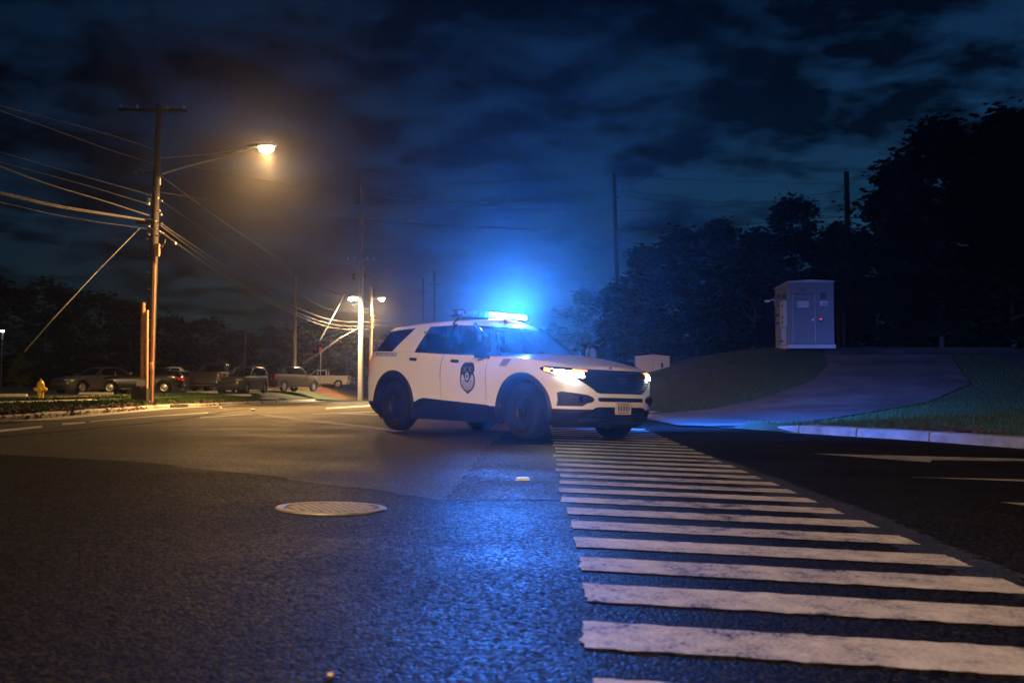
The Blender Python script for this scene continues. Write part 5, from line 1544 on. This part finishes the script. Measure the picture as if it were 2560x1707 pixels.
wire([(-300, 300, 16), (20, 386, 25), (220, 444, 33), (375, 487, DA)], .010, CPm, 'thin wire, topmost of the pale wires left of the nearest pole')
wire([(-300, 320, 16), (40, 416, 25), (220, 465, 33), (375, 512, DA)], .010, CPm, 'thin wire between the topmost one and the lumpy cable at left')
wire([(-300, 440, 16), (20, 510, 25), (180, 545, 33), (372, 573, DA)], .010, CPm, 'lowest thin wire entering from the left, under the tight pair')
wire([(-200, 205, 20), (150, 330, 30), (260, 370, 35), (385, 410, DA)], .018, CBm, 'dark wire running up left from below the lamp arm')
wire([(-200, 215, 20), (230, 324, 32), (385, 374, DA)], .014, CBm, 'dark wire running up left from above the lamp arm')
wire([(400, 404, DA), (530, 426, 44), (680, 453, 49), (900, 488, 56), (1300, 524, 66), (1549, 527, DD), (1800, 516, 69), (2120, 476, DE)], .017, CBm, 'long dark wire from the nearest pole across to the pole in the trees, upper')
wire([(398, 480, DA), (530, 502, 44), (700, 526, 49), (900, 548, 56), (1300, 571, 66), (1549, 574, DD), (1800, 566, 69), (2120, 540, DE)], .017, CBm, 'long dark wire from the nearest pole across to the trees, lower')
wire([(402, 440, DA), (480, 498, 48), (560, 556, 56), (700, 652, 72), (740, 690, 90), (860, 741, 84)], .026, CBm, 'dark cable falling steeply right from the lamp arm to the lit pole')
wire([(400, 500, DA), (470, 548, 47), (560, 610, 55), (700, 700, 68), (727, 717, 70), (800, 765, 75), (860, 779, 80), (925, 781, DC)], .018, CBm, 'upper sagging cable between the nearest pole and the far lit pair')
wire([(400, 558, DA), (480, 612, 46), (560, 664, 53), (660, 722, 61), (727, 762, 67), (800, 792, 74), (860, 804, 80), (925, 805, DC)], .034, CPm, 'second sagging cable from the top, brightly lit near the far poles')
wire([(400, 563, DA), (480, 622, 46), (560, 678, 53), (660, 745, 61), (727, 775, 67), (800, 803, 74), (860, 815, 80), (925, 815, DC)], .030, CPm, 'third sagging cable from the top between near and far poles')
wire([(400, 578, DA), (480, 636, 46), (560, 690, 53), (660, 750, 61), (727, 781, 67), (790, 808, 74), (850, 822, 80), (925, 823, DC)], .034, CPm, 'lowest sagging cable between the nearest pole and the far pair')
wire([(868, 755, DB - 1), (890, 762, 82), (925, 775, DC)], .02, CPm, 'short lit wire between the two far lamp poles')
wire([(905, 510, DB), (1100, 507, 76), (1300, 497, 74), (1545, 474, DD)], .014, CBm, 'top wire of three slack ones between tall lit pole and bare pole')
wire([(905, 513, DB), (1100, 512, 76), (1300, 503, 74), (1545, 478, DD)], .014, CBm, 'middle wire of three slack ones between tall lit pole and bare pole')
wire([(905, 518, DB), (1100, 518, 76), (1300, 511, 74), (1545, 490, DD)], .014, CBm, 'bottom wire of three slack ones between tall lit pole and bare pole')
wire([(905, 465, DB), (1200, 456, 75), (1545, 440, DD)], .010, CBm, 'thin topmost wire between tall lit pole and bare pole')
wire([(1551, 440, DD), (1800, 452, 68), (2122, 462, DE)], .010, CBm, 'thin topmost wire right of the bare pole')
wire([(1551, 476, DD), (1700, 494, 70), (1900, 522, 68), (2122, 545, DE)], .013, CBm, 'slack wire right of the bare pole, just under the topmost')
wire([(1551, 490, DD), (1700, 512, 70), (1900, 540, 68), (2122, 565, DE)], .013, CBm, 'slack wire right of the bare pole, third from the top')
wire([(932, 800, DC), (1000, 803, 92), (1250, 808, 100), (1510, 806, 112)], .03, CPm, 'far pale cable passing behind the patrol car roof, upper')
wire([(932, 812, DC), (1000, 815, 92), (1250, 819, 100), (1510, 816, 112)], .03, CPm, 'far pale cable passing behind the patrol car roof, lower')
wire([(612, 823, 120), (680, 815, 116), (780, 812, 106), (925, 808, DC)], .02, CPm, 'thin far wire from the short thin pole to the far lit pair, upper')
wire([(735, 833, 96), (800, 829, 92), (880, 824, 89), (925, 822, DC)], .016, CPm, 'thin far wire from the thin pole to the far lit pair, lower')
wire([(500, 783, 130), (600, 779, 125), (735, 770, 96)], .016, CBm, 'dark far wire above the left tree line')

# ------------------------------------------------------------------ equipment shelter on the bank
q0 = at(1972, 862, 47.0); zs = zground(q0.x + 1.5, 48.5) - .02
SH = empty('equipment_shelter', (q0.x, 47.0, zs), (0, 0, R(-4)), 'pale metal equipment shelter standing at the top of the bank', 'shelter')
Wd, Dp, Hs = 2.12, 3.2, 2.95
mb = MB(); mb.box((Wd / 2, Dp / 2, Hs / 2 + .12), (Wd, Dp, Hs), None, .01); mb.build('walls', M['shelter'], SH)
mb = MB(); mb.prism([Vector((-.05, -.05, Hs + .12)), Vector((Wd + .05, -.05, Hs + .12)), Vector((Wd + .05, -.05, Hs + .17)), Vector((Wd / 2, -.05, Hs + .24)), Vector((-.05, -.05, Hs + .17))], (0, 0, 0), (0, Dp + .1, 0)); mb.build('roof', M['shelter_trim'], SH)
mb = MB(); mb.box((Wd / 2, Dp / 2, .03), (Wd + .1, Dp + .1, .18)); mb.build('plinth', M['shelter_trim'], SH)
mb = MB(); mb.box((Wd / 2, -.012, .135), (Wd, .02, .03)); mb.build('base_seam', M['shelter_dark'], SH)
dr = MB(); dr.box((.72, -.015, 1.36), (.98, .04, 2.28), None, .008); door_ = dr.build('door', M['shelter'], SH)
for (x, z, w, h_) in ((.72, 2.52, 1.15, .05), (1.235, 1.36, .03, 2.3), (.205, 1.36, .02, 2.3)): mb = MB(); mb.box((x, -.018, z), (w, .03, h_)); mb.build('door_frame', M['shelter_trim'] if w < .1 else M['shelter_dark'], SH)
mb = MB(); mb.box((.68, -.042, 2.02), (.54, .02, .34), None, .006); mb.build('door_vent', M['shelter_trim'], door_)
for dz in (-.19, .19): mb = MB(); mb.box((.68, -.05, 2.02 + dz), (.56, .05, .035)); mb.build('vent_hood', M['shelter_dark'], door_)
mb = MB(); mb.box((1.13, -.06, 1.28), (.10, .06, .10), None, .01); mb.build('handle', M['porcelain'], door_)
mb = MB(); mb.cyl((.68, -.03, 2.72), (.62, -.16, 2.70), .05); mb.build('door_lamp', M['shelter_dark'], SH)
mb = MB(); mb.box((1.62, -.06, 2.42), (.24, .12, .28), None, .01); mb.build('meter_housing', M['shelter_dark'], SH)
mb = MB(); mb.box((1.63, -.13, 2.36), (.10, .02, .07)); mb.build('meter_glass', M['bar_lens'], SH)
mb = MB(); mb.box((1.65, -.015, 2.06), (.34, .02, .20)); nb = mb.build('notice_board', M['porcelain'], SH)
for dz in (.04, -.02, -.06): mb = MB(); mb.box((1.67, -.028, 2.06 + dz), (.24, .006, .028)); mb.build('notice_line', M['shelter_dark'], nb)
mb = MB(); mb.box((1.48, -.05, 1.25), (.11, .08, .16), None, .01); mb.build('keypad', M['shelter_dark'], SH)
mb = MB(); mb.box((1.48, -.095, 1.315), (.10, .02, .028)); mb.build('red_indicator', M['red_led'], SH)
# fittings on the left wall
for (y, z, w, h_, nm, m) in ((.75, 1.62, .9, 1.25, 'electrical_cabinet', 'shelter_trim'), (.55, 2.45, .22, .25, 'junction_box', 'shelter_dark'), (1.9, 2.6, .4, .16, 'camera_box', 'shelter_dark'), (1.3, .35, .3, .1, 'vent_slot', 'shelter_dark'), (2.4, 1.7, .25, .12, 'wall_bracket', 'shelter_dark'), (2.4, 1.3, .25, .12, 'wall_bracket', 'shelter_dark'), (2.4, 2.3, .3, .3, 'alarm_box', 'shelter')):
    mb = MB(); mb.box((-.08, y, z), (.16, w, h_), None, .01); mb.build(nm, M[m], SH)
for z in (2.0, 1.45, 1.22): mb = MB(); mb.box((-.17, .62, z), (.02, .28, .10)); mb.build('cabinet_label', M['shelter_dark'], SH)
for y in (.45, .85, 1.25): mb = MB(); mb.cyl((-.05, y, .15), (-.05, y, 1.05), .035, n=8); mb.build('wall_conduit', M['shelter_trim'], SH)
mb = MB(); mb.tube([Vector((0, 2.7, 2.45)), Vector((-.25, 2.7, 2.5)), Vector((-.42, 2.65, 2.42))], .03, 6); mb.box((-.5, 2.6, 2.42), (.24, .12, .10)); mb.build('wall_lamp', M['porcelain'], SH)
# wooden posts right of the shelter
for i, (px, tp) in enumerate(((2096, 777), (2108, 777))):
    q = at(px, tp, 50); z = zground(q.x, 50); mb = MB(); mb.cyl((0, 0, -.1), (0, 0, q.z - z), .09, .085, 8); o = mb.build('timber_post', M['wood_pole']); o.location = (q.x, 50, z)
    setp(o, ('left' if i == 0 else 'right') + ' one of two short timber posts beside the equipment shelter', 'post', 'posts beside the shelter')
# small cabinet behind the bank
q = at(1590, 890, 56); z = zground(q.x + .9, 56)
CB = empty('utility_cabinet', (q.x, 56, z - .05), (0, 0, R(-3)), 'low white utility cabinet showing over the patrol car bonnet', 'cabinet')
hc = q.z - z
mb = MB(); mb.box((.95, .6, hc / 2), (1.86, 1.2, hc), None, .02); mb.build('cabinet_body', M['porcelain'], CB)
mb = MB(); mb.prism([Vector((-.03, -.04, hc)), Vector((1.93, -.04, hc)), Vector((1.93, -.04, hc + .04)), Vector((.95, -.04, hc + .14)), Vector((-.03, -.04, hc + .04))], (0, 0, 0), (0, 1.28, 0)); mb.build('cabinet_lid', M['porcelain'], CB)
mb = MB(); mb.box((1.45, -.02, hc * .45), (.14, .04, .28), None, .01); mb.build('cabinet_latch', M['shelter_dark'], CB)
for x in (.94,): mb = MB(); mb.box((x, -.012, hc / 2), (.012, .02, hc * .9)); mb.build('door_seam', M['shelter_dark'], CB)

# ------------------------------------------------------------------ trees
def tree(name, x, y, zb, h, w, label, seed, cat='tree', group='trees', n_clump=90, leaves=95, leaf=.26, trunk_h=.25, lm=None, low=.06, shape=1.0, tr=None):
    rs = np.random.default_rng(seed); e = empty(name, (x, y, zb), (0, 0, rs.uniform(0, 6)), label, cat, group)
    r = tr or (.035 * h * .55 + .05)
    mb = MB(); pts = [Vector((0, 0, -.3))]
    for i in range(1, 7): pts.append(Vector((rs.normal(0, .012 * h) * i / 3, rs.normal(0, .012 * h) * i / 3, h * .8 * i / 6)))
    mb.tube(pts, [r * (1 - .8 * i / 6) for i in range(7)], 8)
    for i in range(9):
        t = rs.uniform(trunk_h, .85); b = pts[0].lerp(pts[-1], t); a = rs.uniform(0, 6.28); L = w * .5 * rs.uniform(.6, .95) * (1 - t * .5)
        c = b + Vector((math.cos(a) * L * .5, math.sin(a) * L * .5, h * .06)); d = b + Vector((math.cos(a) * L, math.sin(a) * L, h * rs.uniform(.08, .2)))
        mb.tube([b, c, d], [r * .35, r * .22, r * .08], 6)
    mb.build('trunk', M['bark'], e, smooth=True)
    V = []; 
    for k in range(n_clump):
        # clump centres through the crown volume, crown widest a third of the way up
        t = rs.uniform(low, 1.0) ** .85
        rad = w / 2 * (math.sin(math.pi * min(1, (t * .86 + .14))) ** .55) * (1.0 if t < .5 else 1.0 - .25 * (t - .5)) * shape
        a = rs.uniform(0, 6.283); rr = rad * math.sqrt(rs.uniform(.05, 1)) * rs.uniform(.85, 1.12)
        c = np.array((math.cos(a) * rr, math.sin(a) * rr, h * (t * .96)))
        cs = rs.uniform(.026, .072) * (w + h) / 2
        P = c + rs.normal(0, 1, (leaves, 3)) * np.array((cs, cs, cs * .62))
        A = rs.uniform(0, 6.283, leaves); T = rs.uniform(-1.1, 1.1, leaves); sz = leaf * rs.uniform(.5, 1.15, leaves)
        for i in range(leaves):
            ca, sa, ct, st_ = math.cos(A[i]), math.sin(A[i]), math.cos(T[i]), math.sin(T[i]); s_ = sz[i]
            ux = (ca * s_, sa * s_, 0); vx = (-sa * ct * s_ * .6, ca * ct * s_ * .6, st_ * s_ * .6); p = P[i]
            V += [(p[0] - ux[0], p[1] - ux[1], p[2] - ux[2]), (p[0] - vx[0], p[1] - vx[1], p[2] - vx[2]), (p[0] + ux[0], p[1] + ux[1], p[2] + ux[2]), (p[0] + vx[0], p[1] + vx[1], p[2] + vx[2])]
    me = bpy.data.meshes.new('crown'); nq = len(V) // 4
    me.from_pydata(V, [], [(4 * i, 4 * i + 1, 4 * i + 2, 4 * i + 3) for i in range(nq)]); me.materials.append(lm or M['leaf'])
    o = bpy.data.objects.new('crown', me); COL.objects.link(o); o.parent = e
    return e
def tree_px(px, wpx, top, D, label, seed, **k):
    q = at(px, top, D); zb = zground(q.x, D); return tree('tree', q.x, D, zb, (q.z - zb) / 1.03, wpx / FPX * D, label, seed, **k)
G_R = 'trees on the right bank'
for i, (px, w, top, D, lbl) in enumerate((
    (1545, 120, 700, 70, 'leftmost and lowest tree of the right bank, its foliage around the bare pole'),
    (1605, 130, 605, 74, 'tree with a rounded top just right of the bare pole'),
    (1700, 190, 560, 77, 'broad tree with gaps in its crown, above the low utility cabinet'),
    (1800, 180, 530, 80, 'tree in the middle of the bank, left of the shelter, with a notched top'),
    (1985, 190, 478, 76, 'domed tree standing tallest left of the pole in the trees'),
    (1890, 170, 560, 72, 'tree directly behind the equipment shelter'),
    (2095, 160, 545, 70, 'tree behind the pole right of the equipment shelter'),
    (2235, 250, 385, 62, 'tall dark tree right of the pole in the trees'),
    (2345, 330, 285, 60, 'tallest dark tree near the right edge, ragged top'),
    (2510, 330, 255, 57, 'big dark tree cut by the right edge of the photo'),
    (2640, 300, 250, 52, 'dark tree mostly outside the right edge'))):
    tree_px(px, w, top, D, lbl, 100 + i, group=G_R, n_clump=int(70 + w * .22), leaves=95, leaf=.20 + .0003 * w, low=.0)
# undergrowth filling the foot of the wood
for i, (px, w, top, D) in enumerate(((1620, 160, 800, 66), (1740, 190, 740, 68), (1880, 200, 700, 66), (2030, 200, 690, 62), (2190, 220, 700, 58), (2350, 260, 660, 56), (2530, 280, 640, 53))):
    q = at(px, top, D); zb = zground(q.x, D)
    tree('shrub', q.x, D, zb, (q.z - zb), w / FPX * D, ['dark shrub at the foot of the wood beside the low cabinet', 'dark shrub at the foot of the wood left of the shelter', 'dark shrub behind the left wall of the shelter', 'dark shrub behind the right half of the shelter', 'dark shrub right of the timber posts', 'dark shrub above the top of the driveway', 'dark shrub at the right edge of the photo'][i],
         300 + i, 'shrub', 'undergrowth on the right bank', 70, 90, .22, low=0.0)
for i, (px, w, top, D, lbl) in enumerate(((-40, 330, 672, 125, 'far tree at the left edge of the photo'), (110, 300, 690, 130, 'far tree above the yellow hydrant'), (245, 260, 715, 132, 'far tree left of the nearest pole'), (330, 200, 745, 128, 'far tree directly left of the pole base, lower'),
    (420, 190, 785, 135, 'far tree just right of the nearest pole'), (515, 220, 795, 140, 'far tree above the dark pickup'), (605, 170, 828, 142, 'far low tree above the people carrier'), (700, 170, 800, 135, 'far tree around the thin pole'), (790, 170, 792, 138, 'far tree left of the tall lit pole'),
    (870, 160, 815, 145, 'far low tree right behind the tall lit pole'), (980, 200, 835, 160, 'far low tree behind the patrol car rear window'), (1470, 170, 712, 150, 'far tree beyond the bare pole, left of the bank'), (1380, 160, 800, 165, 'far low tree behind the windscreen'))):
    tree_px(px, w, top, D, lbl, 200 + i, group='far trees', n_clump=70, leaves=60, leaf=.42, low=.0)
# lit bush at the far left
q = at(48, 900, 62); zb = zground(q.x, 62)
tree('shrub', q.x, 62, zb, q.z - zb + .3, 1.5, 'small green shrub catching light at the far left', 77, 'shrub', 'shrubs', 40, 60, .07, lm=M['leaf_bush'])

# ------------------------------------------------------------------ street lamp on the near side of the street, behind the photographer
SLX, SLY = -10.0, -24.0
sl_ = empty('street_lamp', (SLX - 3.2, SLY, .1), label='street lamp on the near side of the street, behind the viewpoint', cat='street lamp')
mb = MB(); mb.tube([Vector((0, 0, -.2)), Vector((0, 0, 4)), Vector((0, 0, 9.0))], [.14, .12, .10], 12); mb.build('post', M['steel'], sl_, smooth=True)
mb = MB(); mb.tube([Vector((0, 0, 8.6)), Vector((.8, 0, 9.1)), Vector((1.8, 0, 9.35)), Vector((2.8, 0, 9.4))], .05, 8); mb.build('lamp_arm', M['steel'], sl_, smooth=True)
cobra(sl_, (3.2, 0, 9.3), (1, 0, 0), M['sodium'], LAMP_BEHIND, (1.0, .635, .33), .18, kbeam=1.0, floor=.0)

# ------------------------------------------------------------------ added haze, gives the lamps the halos of lens bloom
mb = MB(); mb.box((0, 110, 14.0), (700, 340, 32))
hz = mb.build('haze', None); hz.data.materials.clear()
hm = bpy.data.materials.new('haze_air'); hm.use_nodes = True
hN, hL = hm.node_tree.nodes, hm.node_tree.links
hN.remove(hN['Principled BSDF'])
pv = hN.new('ShaderNodeVolumePrincipled'); pv.inputs['Color'].default_value = (.92, .94, .97, 1); pv.inputs['Density'].default_value = HAZE_DENSITY; pv.inputs['Anisotropy'].default_value = .92
hL.new(pv.outputs[0], hN['Material Output'].inputs['Volume'])
hz.data.materials.append(hm)
setp(hz, kind='stuff', label='thin haze added over the whole street for halos round the lamps', cat='haze')
